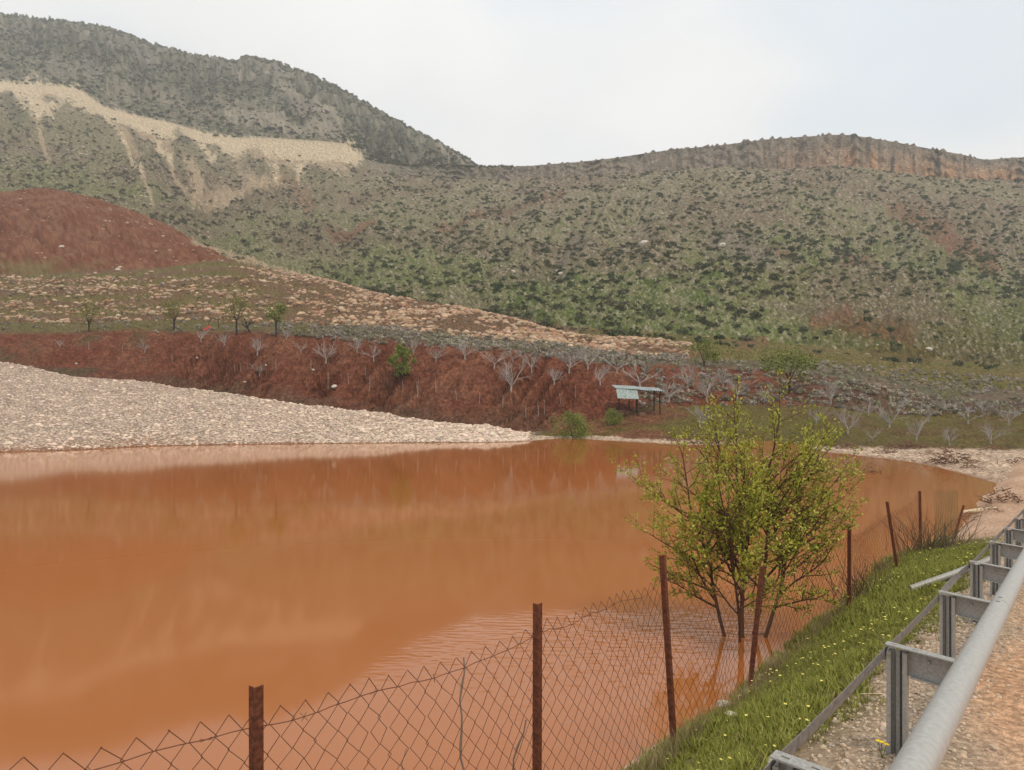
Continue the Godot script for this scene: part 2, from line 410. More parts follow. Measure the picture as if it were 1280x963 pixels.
func soil(k: int, t: float, u: float, iy: float, x: float, y: float, z: float) -> Color:
	var a := nz.get_noise_2d(x * 6.0, z * 6.0)           # patches of a few metres
	var b := nf.get_noise_2d(x * 7.0, z * 7.0)           # grain
	var e := nf.get_noise_2d(u * 2.4, iy * 3.4)
	var c: Color
	var mud := Color(0.72, 0.54, 0.40)
	var gravel := Color(0.54, 0.415, 0.325)
	var field := Color(0.165, 0.138, 0.040).lerp(Color(0.17, 0.10, 0.05), clampf(0.25 + a * 1.1, 0, 0.8))
	var redc := Color(0.205, 0.072, 0.042).lerp(Color(0.255, 0.108, 0.064), clampf(0.4 + a * 1.2 + b * 0.5, 0, 1))
	var grass := Color(0.175, 0.155, 0.05).lerp(Color(0.22, 0.165, 0.075), clampf(0.4 + a + b * 0.5, 0, 1))
	match k:
		0: c = Color(0.34, 0.16, 0.085)
		1:
			var wet := clampf(1.0 - t * 9.0 + a, 0, 1) if u < 690 else clampf(1.0 - t * 3.0, 0, 1) * 0.6
			c = gravel.lerp(mud, clampf((u - 640) / 40.0, 0, 1)).lerp(Color(0.47, 0.30, 0.21), wet)
			if u > 690 and e > 0.36: c = c.lerp(Color(0.32, 0.2, 0.125), 0.7)
		2:
			c = gravel.lerp(field, clampf((u - 650) / 30.0, 0, 1))
			if u > 1000: c = c.lerp(Color(0.17, 0.115, 0.055), clampf(0.75 - t * 2.2, 0, 1))
			if u > 690 and u < 860: c = c.lerp(redc, clampf(0.35 + a * 1.6, 0, 0.8))
		3:
			c = redc
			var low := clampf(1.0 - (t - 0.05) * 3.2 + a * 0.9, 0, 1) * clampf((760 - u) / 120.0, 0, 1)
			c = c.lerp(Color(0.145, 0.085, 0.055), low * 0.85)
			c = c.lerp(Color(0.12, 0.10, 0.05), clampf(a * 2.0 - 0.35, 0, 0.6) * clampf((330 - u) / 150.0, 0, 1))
			if u > 780:
				c = c.lerp(Color(0.16, 0.095, 0.065), clampf((u - 960) / 100.0, 0, 1))
				c = c.lerp(field, clampf((u - 1090) / 60.0, 0, 1) * clampf(1.0 - t * 1.4 + a, 0, 1))
		4:
			c = Color(0.23, 0.165, 0.115).lerp(Color(0.175, 0.16, 0.10), clampf(0.5 + a * 1.8, 0, 1))
			if u < 380: c = c.lerp(grass, clampf((380 - u) / 120.0, 0, 0.8))
			if t < 0.3: c = c.lerp(redc, (1.0 - t / 0.3) * clampf((980 - u) / 60.0, 0, 1))
		5:
			var rub := Color(0.27, 0.165, 0.105).lerp(Color(0.17, 0.105, 0.06), clampf(0.5 + b * 1.5, 0, 1))
			c = rub
			if u < 460:
				var band := sin(t * 26.0 + nz.get_noise_2d(u * 0.3, 31.0) * 3.0)
				c = c.lerp(grass, clampf(0.7 - band * 0.8 + a, 0, 1) * clampf((470 - u) / 180.0, 0, 1))
			if u > 840: c = c.lerp(grass, clampf((u - 840) / 60.0, 0, 1))
		6, 7:
			var rub2 := Color(0.27, 0.165, 0.105).lerp(Color(0.15, 0.11, 0.06), clampf(0.5 + b * 1.5, 0, 1))
			c = rub2
			if u < 335:
				c = Color(0.225, 0.082, 0.044).lerp(Color(0.28, 0.13, 0.075), clampf(0.4 + a * 1.5 + b, 0, 1)).lerp(rub2, clampf((u - 295) / 40.0, 0, 1))
				if k == 6: c = c.lerp(grass, clampf(0.9 - t * 5.0 + a, 0, 0.8) * clampf((150 - u) / 100.0, 0, 1))
				if k == 7: c = c.lerp(Color(0.13, 0.115, 0.065), t)
			if u > 720: c = c.lerp(grass, clampf((u - 720) / 100.0, 0, 1))
		8, 9:
			var tt := t * 0.5 if k == 8 else 0.5 + t * 0.5
			var low := Color(0.185, 0.205, 0.072)
			var high := Color(0.27, 0.225, 0.145)
			var gr := clampf(1.0 - tt * 1.5 + a * 1.2, 0, 1)
			if u < 500: gr *= 0.4 + 0.6 * clampf((u - 400) / 100.0, 0, 1)
			c = high.lerp(low, gr)
			if u > 960 and tt < 0.3: c = c.lerp(Color(0.125, 0.105, 0.035), clampf((u - 960) / 80.0, 0, 1) * clampf(1 - tt * 3.0, 0, 1))
			if u > 600 and u < 900 and tt < 0.22: c = c.lerp(Color(0.085, 0.125, 0.028), clampf(0.35 + a * 1.8, 0, 0.8))
			var zone := nz.get_noise_2d(x * 0.7 + 300, z * 0.7)
			c = c.lerp(Color(0.20, 0.145, 0.10), clampf(zone * 2.2, 0, 0.55)).lerp(Color(0.15, 0.175, 0.06), clampf(-zone * 2.0, 0, 0.5) * (1.0 - tt))
			var rock := clampf((b + e * 0.8 - 0.24) * 2.2, 0, 1) * (0.35 if u < 460 else 0.6)
			c = c.lerp(Color(0.40, 0.34, 0.27), rock)
		10:
			if u < 440: c = Color(0.66, 0.53, 0.365).lerp(Color(0.52, 0.41, 0.28), clampf(0.5 + b, 0, 1))
			else:
				var st := nf.get_noise_2d(u * 2.6, t * 3.0)
				var warm := clampf((u - 930) / 150.0, 0, 1) * clampf(1.0 - t * 0.9 + a, 0.1, 1)
				c = Color(0.34, 0.275, 0.21).lerp(Color(0.52, 0.31, 0.185), warm)
				c = c.lerp(Color(0.21, 0.175, 0.14), clampf(st * 2.2 - 0.2, 0, 0.7)).lerp(Color(0.25, 0.22, 0.18), clampf((t - 0.55) * 2.0 + a, 0, 0.6))
				if u < 620: c = c.lerp(Color(0.22, 0.2, 0.13), 0.45)
		_:
			c = Color(0.175, 0.155, 0.10).lerp(Color(0.125, 0.125, 0.072), clampf(0.5 + a * 1.5, 0, 1))
			var cl := 0.25
			if k == 12: cl = 0.25 + 0.5 * bump((t - 0.35) * 2.0)
			c = c.lerp(Color(0.36, 0.315, 0.25), clampf((b + e - 0.22) * 2.4, 0, 1) * cl)
			var big2 := nz.get_noise_2d(x * 0.8, y * 2.4 + 40.0)
			var wall := clampf((nf.get_noise_2d(u * 0.45, iy * 1.5 + u * 0.25) + big2 * 1.6 - 0.04) * 2.6, 0, 1)
			if k == 12: c = c.lerp(Color(0.40, 0.33, 0.25).lerp(Color(0.27, 0.235, 0.19), clampf(0.5 + nf.get_noise_2d(u * 0.7, iy * 2.2 + u * 0.35) * 1.8, 0, 1)), wall * (0.85 * bump((t - 0.1) / 0.85)))
			else: c = c.lerp(Color(0.34, 0.29, 0.225), wall * 0.5)
			if u > 620: c = Color(0.2, 0.17, 0.12)
	if k >= 5 and k <= 12:
		var wob := 1.0 + 0.9 * nf.get_noise_2d(u * 1.7, iy * 1.7)
		for s in STROKES:
			if u < minf(s[0], s[2]) - 20 or u > maxf(s[0], s[2]) + 20: continue
			if iy < minf(s[1], s[3]) - 20 or iy > maxf(s[1], s[3]) + 20: continue
			var dx: float = s[2] - s[0]
			var dy: float = s[3] - s[1]
			var q: float = clampf(((u - s[0]) * dx + (iy - s[1]) * dy) / (dx * dx + dy * dy), 0, 1)
			var dist := Vector2(u - s[0] - dx * q, iy - s[1] - dy * q).length()
			var r: float = lerpf(s[4], s[5], q) * wob
			var w := clampf((r - dist) / maxf(1.6, r * 0.35) + 0.3, 0, 1)
			c = c.lerp(s[6], w * (0.92 if s[6].g > 0.2 else clampf(0.62 + b * 0.9, 0, 0.9)))
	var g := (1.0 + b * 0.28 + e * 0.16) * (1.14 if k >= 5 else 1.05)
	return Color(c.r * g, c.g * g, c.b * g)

func far_y(r: int, ci: int) -> float:
	var p := GP[r * NU + ci]
	return HZ - (p.y - CAM) * F / -p.z

func on_far(u: float, iy: float, ka: int, kb: int) -> Vector3:   # the first ground seen along that sight line
	var ci := clampi(int(round((u - U0) / DU)), 0, NU - 1)
	var prev := far_y(rows_of[ka], ci)
	for r in range(rows_of[ka] + 1, rows_of[kb] + 1):
		var y := far_y(r, ci)
		if y <= iy and prev > iy:
			return GP[(r - 1) * NU + ci].lerp(GP[r * NU + ci], (prev - iy) / maxf(prev - y, 1e-4))
		prev = y
	return GP[rows_of[kb] * NU + ci]

func random_far(ka: int, kb: int, ua: float, ub: float) -> Array:
	var ci := clampi(int((rr(ua, ub) - U0) / DU), 0, NU - 2)
	var r := rng.randi_range(rows_of[ka], rows_of[kb] - 1)
	var fx := rng.randf()
	var fy := rng.randf()
	var p := GP[r * NU + ci].lerp(GP[r * NU + ci + 1], fx).lerp(GP[(r + 1) * NU + ci].lerp(GP[(r + 1) * NU + ci + 1], fx), fy)
	return [p, GN[r * NU + ci], U0 + DU * (ci + fx), HZ - (p.y - CAM) * F / -p.z, GC[r * NU + ci]]

# ---------------------------------------------------------------- the near bank, in metres along (s) and across (t) the guardrail
const RX := 2.13
const RZ := 4.35
const DX := 0.598
const DZ := 0.8015
func st(s: float, t: float) -> Vector2:
	return Vector2(RX + DX * s + DZ * t, RZ + DZ * s - DX * t)
func to_st(x: float, z: float) -> Vector2:
	return Vector2((x - RX) * DX + (z - RZ) * DZ, (x - RX) * DZ - (z - RZ) * DX)

func shore_t(s: float) -> float:
	var b := -2.66 + 0.05 * clampf(s, 0, 8)
	b += smoothstep(11.0, 16.0, s) * 0.62
	return b + nz.get_noise_2d(s * 8.0, 3.0) * 0.28 + nz.get_noise_2d(s * 25.0, 8.0) * 0.10

func near_h(s: float, t: float) -> float:
	var road := maxf(1.83 - 0.067 * (s + 4.76), 0.10 + 0.04 * exp(-absf(s - 24) * 0.1))
	var k := road - 0.19
	road = 0.19 + (k + sqrt(k * k + 0.02)) * 0.5
	var e := shore_t(s)
	var h: float
	if t < e:
		h = (t - e) * 0.30
	else:
		var foot := 0.19
		var a := clampf((t - e) / 0.45, 0, 1)
		h = foot * a
		var w := clampf((t + 2.2) / 2.1, 0, 1)
		h += (road - foot) * (w * w * (3 - 2 * w) * 0.5 + w * 0.5) if t > -2.2 else 0.0
	h += nz.get_noise_2d(s * 9.0, t * 9.0) * 0.07 * clampf((t - e) * 1.5, 0, 1) * (1.0 if t < 1 else 0.5)
	h += nf.get_noise_2d(s * 40.0, t * 40.0) * 0.012 * clampf((t - e) * 3, 0, 1)
	return h

func near_pos(s: float, t: float) -> Vector3:
	var p := st(s, t)
	return Vector3(p.x, near_h(s, t), -p.y)

func near_xz(x: float, z: float) -> float:
	var q := to_st(x, z)
	return near_h(q.x, q.y)

func on_near(u: float, iy: float) -> Vector3:    # where that sight line meets the near bank
	var z := 2.0
	while z < 40.0:
		var x := (u - 640) / F * z
		if CAM + (HZ - iy) / F * z <= near_xz(x, z):
			return Vector3(x, near_xz(x, z), -z)
		z += 0.02
	return Vector3(0, 0, -40)

func build_near_bank() -> void:
	var ts := []
	var t := -5.0
	while t < 14.0:
		ts.append(t)
		t += 0.3 if t < -3.1 else (0.07 if t < 1.6 else (0.25 if t < 4 else 0.8))
	var ss := []
	var s := -12.0
	while s < 38.0:
		ss.append(s)
		s += 0.1 if s < 18 else 0.25
	var nt := ts.size()
	var v := PackedVector3Array()
	var nn := PackedVector3Array()
	var c := PackedColorArray()
	var idx := PackedInt32Array()
	for a in ss.size():
		for b in nt:
			var sv: float = ss[a]
			var tv: float = ts[b]
			v.append(near_pos(sv, tv))
			c.append(near_soil(sv, tv))
	for a in ss.size():
		for b in nt:
			var da := v[mini(a + 1, ss.size() - 1) * nt + b] - v[maxi(a - 1, 0) * nt + b]
			var db := v[a * nt + mini(b + 1, nt - 1)] - v[a * nt + maxi(b - 1, 0)]
			nn.append(db.cross(da).normalized())
	for a in ss.size() - 1:
		for b in nt - 1:
			var p := a * nt + b
			idx.append(p); idx.append(p + nt); idx.append(p + 1)
			idx.append(p + 1); idx.append(p + nt); idx.append(p + nt + 1)
	var arr := []
	arr.resize(Mesh.ARRAY_MAX)
	arr[Mesh.ARRAY_VERTEX] = v
	arr[Mesh.ARRAY_NORMAL] = nn
	arr[Mesh.ARRAY_COLOR] = c
	arr[Mesh.ARRAY_INDEX] = idx
	var me := ArrayMesh.new()
	me.add_surface_from_arrays(Mesh.PRIMITIVE_TRIANGLES, arr)
	me.surface_set_material(0, M["near_ground"])
	structure("roadside_ground", me)

func near_soil(s: float, t: float) -> Color:
	var a := nz.get_noise_2d(s * 14.0, t * 14.0)
	var b := nf.get_noise_2d(s * 50.0, t * 50.0)
	var sand := Color(0.74, 0.46, 0.29).lerp(Color(0.64, 0.385, 0.235), clampf(0.5 + a * 1.6, 0, 1))
	var green := Color(0.185, 0.165, 0.055).lerp(Color(0.26, 0.18, 0.09), clampf(0.4 + a * 1.5, 0, 1))
	var grav := Color(0.50, 0.375, 0.27)
	var mud := Color(0.66, 0.45, 0.32).lerp(Color(0.56, 0.36, 0.245), clampf(0.5 + a * 1.5, 0, 1))
	var c := green.lerp(grav, clampf((t + 0.50 + a * 0.6) * 2.0, 0, 1)).lerp(sand, clampf((t - 0.12 + a * 0.7) * 2.4, 0, 1))
	c = c.lerp(mud, clampf((shore_t(s) + 0.42 - t) * 4.0 + b, 0, 1))
	c = c.lerp(mud, clampf((s - 12.6 + a * 1.2 + (t + 1.0) * 0.8) * 0.9, 0, 1) * (1.0 if t < 0.6 else 0.6))
	var g := 1.0 + b * 0.22
	return Color(c.r * g, c.g * g, c.b * g)

# ---------------------------------------------------------------- water
func build_water() -> void:
	var zs := [1.0, 2.5, 4.0, 5.0]
	var z := 5.5
	while z < 13.0:
		zs.append(z); z += 0.021
	while z < 75.0:
		zs.append(z); z += 0.05 * pow(z / 13.0, 2.0)
	var xs := [-70.0, -50.0, -35.0, -26.0, -20.0, -16.0, -13.0, -11.0]
	var x := -9.0
	while x < 7.0:
		xs.append(x); x += 0.10
	xs.append_array([8.0, 9.5, 11.0, 13.0, 16.0, 20.0, 26.0, 34.0, 44.0])
	var nx := xs.size()
	var v := PackedVector3Array()
	var c := PackedColorArray()
	for zz in zs:
		for xx in xs:
			var q := to_st(xx, zz)
			var far := -q.y - 2.4
			var wind := nz.get_noise_2d(xx * 2.2, zz * 3.5)
			var edge := 3.4 + 2.0 * nz.get_noise_2d(q.x * 2.5, 77.0)
			var m := clampf((far - 0.25) * 1.1, 0, 1) * clampf((edge - far) * 0.45 + wind * 1.6, 0, 1)
			m *= clampf((13.0 - zz) * 0.8, 0, 1) * clampf((zz - 5.5) * 2.0, 0, 1) * clampf((xx + 9.0) * 0.6, 0, 1) * clampf((6.5 - xx) * 0.6, 0, 1)
			var h := 0.0
			if m > 0.001:
				var w: float = zz + 0.12 * xx + nz.get_noise_2d(xx * 6.0, zz * 6.0) * 0.35
				var lam: float = 0.085 + 0.010 * (zz - 6.0)
				h = sin(w * TAU / lam + nz.get_noise_2d(xx * 18.0, zz * 5.0) * 5.0) * 0.0015 * (0.5 + nz.get_noise_2d(xx * 25.0, zz * 12.0)) 
				h += nf.get_noise_2d(xx * 30.0, zz * 110.0) * 0.0022
				h *= m * lam / 0.1
			v.append(Vector3(xx, h, -zz))
			c.append(Color(0.345, 0.117, 0.031))
	var nn := PackedVector3Array()
	var idx := PackedInt32Array()
	for a in zs.size():
		for b in nx:
			var da := v[mini(a + 1, zs.size() - 1) * nx + b] - v[maxi(a - 1, 0) * nx + b]
			var db := v[a * nx + mini(b + 1, nx - 1)] - v[a * nx + maxi(b - 1, 0)]
			nn.append(db.cross(da).normalized())
	for a in zs.size() - 1:
		for b in nx - 1:
			var p := a * nx + b
			idx.append(p); idx.append(p + nx); idx.append(p + 1)
			idx.append(p + 1); idx.append(p + nx); idx.append(p + nx + 1)
	var arr := []
	arr.resize(Mesh.ARRAY_MAX)
	arr[Mesh.ARRAY_VERTEX] = v
	arr[Mesh.ARRAY_NORMAL] = nn
	arr[Mesh.ARRAY_COLOR] = c
	arr[Mesh.ARRAY_INDEX] = idx
	var me := ArrayMesh.new()
	me.add_surface_from_arrays(Mesh.PRIMITIVE_TRIANGLES, arr)
	me.surface_set_material(0, M["water"])
	structure("water", me)

# ---------------------------------------------------------------- plants
func perp(d: Vector3) -> Vector3:
	var a := Vector3.UP if absf(d.y) < 0.9 else Vector3.RIGHT
	return d.cross(a).normalized()

func bend(d: Vector3, angle: float) -> Vector3:
	var a := perp(d).rotated(d, rr(0, TAU))
	return d.rotated(a, angle).normalized()

# grows a limb and all it carries: wood into wood[depth], leaf places into leaves
func limb(wood: Array, leaves: Array, p: Vector3, d: Vector3, length: float, r: float, depth: int, o: Dictionary) -> void:
	var pts := [p]
	var rads := [r]
	var segs: int = o.segs
	var q := p
	var dir := d
	for k in segs:
		dir = (dir + Vector3(rr(-1, 1), rr(-1, 1), rr(-1, 1)) * o.wiggle + Vector3.UP * o.lift).normalized()
		q += dir * length / segs
		pts.append(q)
		rads.append(r * lerpf(1.0, o.taper, float(k + 1) / segs))
	var mb: MB = wood[mini(wood.size() - 1, o.depth - depth)]
	mb.tube(pts, rads, 5 if depth >= o.depth - 0 else (4 if depth >= o.depth - 1 else 3), false)
	if depth <= o.leaf_depth:
		var nl: int = o.leaves
		for k in nl:
			var f := rr(0.1, 1.0) * segs
			var j := mini(int(f), segs - 1)
			leaves.append([pts[j].lerp(pts[j + 1], f - j), dir])
	if depth == 0: return
	var kids: int = o.kids[o.depth - depth]
	for k in kids:
		var f := lerpf(o.from, 1.0, (k + rr(0.2, 1.0)) / kids) * segs
		f = minf(f, segs - 0.01)
		var j := int(f)
		var at: Vector3 = pts[j].lerp(pts[j + 1], f - j)
		var dd: Vector3 = (pts[j + 1] - pts[j]).normalized()
		limb(wood, leaves, at, bend(dd, rr(o.spread * 0.6, o.spread * 1.3)), length * rr(o.shrink * 0.75, o.shrink * 1.15), lerpf(rads[j], rads[j + 1], 0.5) * 0.7, depth - 1, o)
	limb(wood, leaves, q, bend(dir, rr(0.05, 0.3)), length * o.shrink, rads[segs] , depth - 1, o)

func leafy(mb: MB, leaves: Array, ln: float, wd: float, cols: Array, scatter: float) -> void:
	for l in leaves:
		mb.col = cols[rng.randi_range(0, cols.size() - 1)]
		var d: Vector3 = (l[1] * 0.6 + Vector3(rr(-1, 1), rr(-0.7, 1), rr(-1, 1))).normalized()
		var w := perp(d).rotated(d, rr(0, TAU))
		var p: Vector3 = l[0] + Vector3(rr(-1, 1), rr(-1, 1), rr(-1, 1)) * scatter
		var s := rr(0.65, 1.25)
		mb.leaf(p, d, w, ln * s, wd * s)

const YG := [Color(0.34, 0.355, 0.05), Color(0.28, 0.31, 0.046), Color(0.43, 0.40, 0.065), Color(0.25, 0.265, 0.038), Color(0.37, 0.33, 0.05)]
const DG := [Color(0.16, 0.20, 0.04), Color(0.20, 0.23, 0.05), Color(0.12, 0.15, 0.03), Color(0.22, 0.23, 0.06)]
const OL := [Color(0.22, 0.20, 0.06), Color(0.18, 0.175, 0.055), Color(0.26, 0.22, 0.08)]

func foreground_tree() -> void:
	rng.seed = 71
	var z := 11.0
	var base := Vector3((930.0 - 640) / F * z, -0.15, -z)
	var t := thing("young_tree", base, "young multi-stemmed tree with fresh yellow-green leaves standing in the muddy water", "tree")
	# stems: foot (x, z), lean at the top, length
	var stems := [[-0.24, 0.0, -0.20, 0.06, 2.1, 0.030], [-0.04, 0.05, -0.04, -0.1, 2.5, 0.036], [0.14, -0.1, 0.16, 0.12, 2.6, 0.034], [0.24, 0.06, 0.30, -0.12, 2.3, 0.030], [-0.12, 0.2, -0.14, 0.3, 2.2, 0.024]]
	var leaves := []
	var br := MB.new()
	for s in stems:
		var tr := MB.new()
		var o := {"segs": 5, "wiggle": 0.13, "lift": 0.05, "taper": 0.5, "depth": 3, "leaf_depth": 1, "leaves": 9, "kids": [14, 6, 3], "from": 0.26, "spread": 0.86, "shrink": 0.42}
		var d := Vector3(s[2], 1.0, s[3]).normalized()
		limb([tr, br], leaves, Vector3(s[0], 0, s[1]), d, s[4] * 0.93, s[5], 3, o)
		part("trunk", tr, M["bark"], t)
	for q in [[Vector3(0.35, 1.75, 0.0), Vector3(1.0, 0.14, 0.1), 0.95], [Vector3(-0.3, 1.9, 0.1), Vector3(-0.9, 0.5, 0.0), 0.9], [Vector3(-0.25, 1.3, 0.0), Vector3(-1.0, 0.35, 0.1), 0.75], [Vector3(0.3, 2.1, 0.0), Vector3(0.75, 0.75, 0), 0.9], [Vector3(-0.25, 2.3, 0), Vector3(-0.6, 0.9, 0), 0.8]]:
		var o2 := {"segs": 4, "wiggle": 0.08, "lift": 0.03, "taper": 0.4, "depth": 1, "leaf_depth": 1, "leaves": 9, "kids": [6, 3], "from": 0.2, "spread": 0.6, "shrink": 0.35}
		limb([br], leaves, q[0], q[1].normalized(), q[2], 0.012, 1, o2)
	part("branches", br, M["bark"], t)
	var fo := MB.new()
	leafy(fo, leaves, 0.052, 0.0125, YG, 0.03)
	part("foliage", fo, M["leaf"], t)
	print("tree leaves ", leaves.size())
	# twigs caught in the water at its foot
	for a in [[905, 800, 0.5, 0.2], [955, 795, 0.6, -0.3], [925, 778, 0.4, 0.5]]:
		var zz: float = CAM * F / (a[1] - HZ)
		var tw := thing("floating_twig", Vector3((a[0] - 640) / F * zz, 0.0, -zz), "thin wet branch caught in the water at the foot of the young tree", "branch", "branches caught at the tree foot")
		var mb := MB.new()
		var l: Array = []
		limb([mb], l, Vector3(-0.2, -0.01, 0), Vector3(1, 0.12, a[3]).normalized(), a[2], 0.009, 1, {"segs": 3, "wiggle": 0.2, "lift": 0.0, "taper": 0.4, "depth": 1, "leaf_depth": -1, "leaves": 0, "kids": [4], "from": 0.2, "spread": 0.7, "shrink": 0.45})
		part("twig", mb, M["driftwood"], tw)

func bare_tree_mesh(seed_: int, h: float) -> Array:
	rng.seed = seed_
	var tr := MB.new()
	var br := MB.new()
	var o := {"segs": 4, "wiggle": 0.24, "lift": 0.04, "taper": 0.6, "depth": 3, "leaf_depth": -1, "leaves": 0, "kids": [3, 3, 2], "from": 0.3, "spread": 0.6, "shrink": 0.55}
	var fork := Vector3(rr(-0.06, 0.06), h * 0.16, rr(-0.06, 0.06))
	tr.tube([Vector3(0, -0.15, 0), fork * 0.6, fork], [0.07, 0.055, 0.05], 6, false)
	var n := rng.randi_range(5, 7)
	for k in n:
		var a := TAU * k / n + rr(-0.35, 0.35)
		var out := rr(0.35, 1.0)
		limb([br], [], fork - Vector3(0, rr(0, 0.1), 0), Vector3(cos(a) * out, 0.9, sin(a) * out).normalized(), h * rr(0.26, 0.5), 0.032, 3, o)
	return [tr.mesh(M["fig_bark"]), br.mesh(M["fig_bark"])]

func stake_mesh(seed_: int) -> Array:
	rng.seed = seed_
	var tr := MB.new()
	var o := {"segs": 3, "wiggle": 0.12, "lift": 0.1, "taper": 0.6, "depth": 1, "leaf_depth": -1, "leaves": 0, "kids": [2], "from": 0.5, "spread": 0.5, "shrink": 0.5}
	limb([tr], [], Vector3(0, -0.1, 0), Vector3(rr(-0.15, 0.15), 1, 0).normalized(), 0.8, 0.019, 1, o)
	return [tr.mesh(M["fig_bark"])]

func bare_trees() -> void:
	var kinds := []
	for k in 9:
		kinds.append(bare_tree_mesh(300 + k, 2.4))
	rng.seed = 12
	# foot in the picture, height there, ground intervals
	var bank := [[407, 453, 40], [468, 451, 38], [545, 452, 27], [619, 460, 36], [639, 489, 46], [665, 465, 32], [692, 480, 27], [711, 465, 44], [751, 481, 38], [800, 485, 45], [251, 427, 22], [280, 432, 17], [322, 443, 24], [376, 441, 20], [358, 425, 16], [324, 470, 22], [181, 441, 20], [74, 434, 14], [516, 443, 24], [582, 449, 28], [735, 462, 36], [770, 466, 36], [640, 452, 26], [446, 440, 26]]
	for a in bank:
		put_bare(kinds, a, 3, 5, "leafless pale grey fig tree on the red earth bank", "bare fig trees on the red bank")
	var fld := [[835, 502, 38], [882, 502, 42], [876, 534, 34], [922, 500, 42], [1146, 551, 42], [1113, 535, 34], [1187, 557, 34], [1240, 555, 38], [1061, 543, 42], [1085, 520, 34], [1040, 505, 36], [1160, 528, 30], [1210, 530, 30], [1262, 532, 32], [1020, 530, 36], [955, 505, 36], [1090, 552, 26], [860, 486, 34], [905, 484, 34], [1130, 512, 26], [1180, 515, 26], [1230, 516, 26]]
	for a in fld:
		put_bare(kinds, a, 2, 4, "leafless fig tree with spreading pale branches in the green field", "bare fig trees in the field")
	var st_ := []
	for k in 3:
		st_.append(stake_mesh(40 + k))
	rng.seed = 5
	for a in [[294, 466, 12], [300, 465, 11], [214, 454, 12], [409, 486, 20], [463, 488, 20], [503, 492, 18], [522, 496, 22], [456, 470, 14], [435, 480, 16], [492, 470, 14], [572, 500, 14], [657, 522, 18], [673, 520, 20], [680, 518, 18], [718, 497, 16], [345, 462, 14], [390, 462, 14], [152, 440, 12], [110, 438, 12], [545, 490, 16], [600, 505, 15], [628, 510, 16], [700, 505, 16], [845, 528, 14]]:
		var p := on_far(a[0], a[1], 2, 5)
		var o := thing("bare_sapling", p, "thin bare sapling stick standing on the red earth slope", "sapling", "bare saplings on the red slope")
		o.rotation.y = rr(0, TAU)
		o.scale = Vector3.ONE * (a[2] / F * -p.z) / 1.1
		part_mesh("trunk", st_[rng.randi() % 3][0], o)

func put_bare(kinds: Array, a: Array, ka: int, kb: int, label: String, group: String) -> void:
	var p := on_far(a[0], a[1], ka, kb)
	var o := thing("bare_fig_tree", p, label, "tree", group)
	o.rotation.y = rr(0, TAU)
	var s: float = (a[2] / F * -p.z) / 2.5 * rr(0.8, 1.1)
	o.scale = Vector3(s * rr(0.95, 1.3), s * rr(0.85, 1.1), s * rr(0.95, 1.3))
	var k: Array = kinds[rng.randi() % kinds.size()]
	part_mesh("trunk", k[0], o)
	part_mesh("branches", k[1], o)

func leafy_tree(called: String, u: float, iy: float, hpx: float, wpx: float, ka: int, kb: int, cols: Array, label: String, dense: int, trunk_share: float, category := "tree") -> void:
	var p := on_far(u, iy, ka, kb)
	var z := -p.z
	var h := hpx / F * z
	var w := wpx / F * z * 0.5
	var t := thing(called, p, label, category)
	var tr := MB.new()
	var leaves := []
	var n := 5
	var tips := []
	for k in n:
		var ang := TAU * k / n + rr(-0.4, 0.4)
		var top := Vector3(cos(ang) * w * 0.55, h * rr(0.7, 0.95), sin(ang) * w * 0.55)
		var mid := Vector3(0, h * trunk_share * 0.8, 0).lerp(top, 0.4) + Vector3(rr(-0.1, 0.1), 0, rr(-0.1, 0.1))
		tr.tube([Vector3(0, -0.15, 0), Vector3(rr(-0.05, 0.05), h * trunk_share, rr(-0.05, 0.05)), mid, top], [0.055 * h / 2.6, 0.04 * h / 2.6, 0.02 * h / 2.6, 0.006], 4, false)
		tips.append(mid.lerp(top, 0.5))
	part("trunk", tr, M["dark_bark"], t)
	# clumps of leaves through the crown
	var clumps := []
	for k in 26:
		var d := Vector3(rr(-1, 1), rr(-1, 1), rr(-1, 1))
		if d.length() > 1: d = d.normalized() * rr(0.5, 1.0)
		clumps.append([Vector3(d.x * w, h * trunk_share + (d.y * 0.5 + 0.5) * h * (1 - trunk_share), d.z * w), rr(0.16, 0.34) * w * (1.35 if trunk_share == 0.0 else 1.0)])
	for k in (dense * 2 if trunk_share == 0.0 else dense):
		var c: Array = clumps[rng.randi() % clumps.size()]
		var d := Vector3(rr(-1, 1), rr(-1, 1), rr(-1, 1)).normalized() * pow(rng.randf(), 0.5)
		leaves.append([c[0] + d * c[1] * Vector3(1, 1.2, 1), d])
	var fo := MB.new()
	leafy(fo, leaves, 0.16 * clampf(h / 2.5, 0.6, 1.3), 0.05 * clampf(h / 2.5, 0.6, 1.3), cols, 0.03)
	part("foliage", fo, M["leaf"], t)

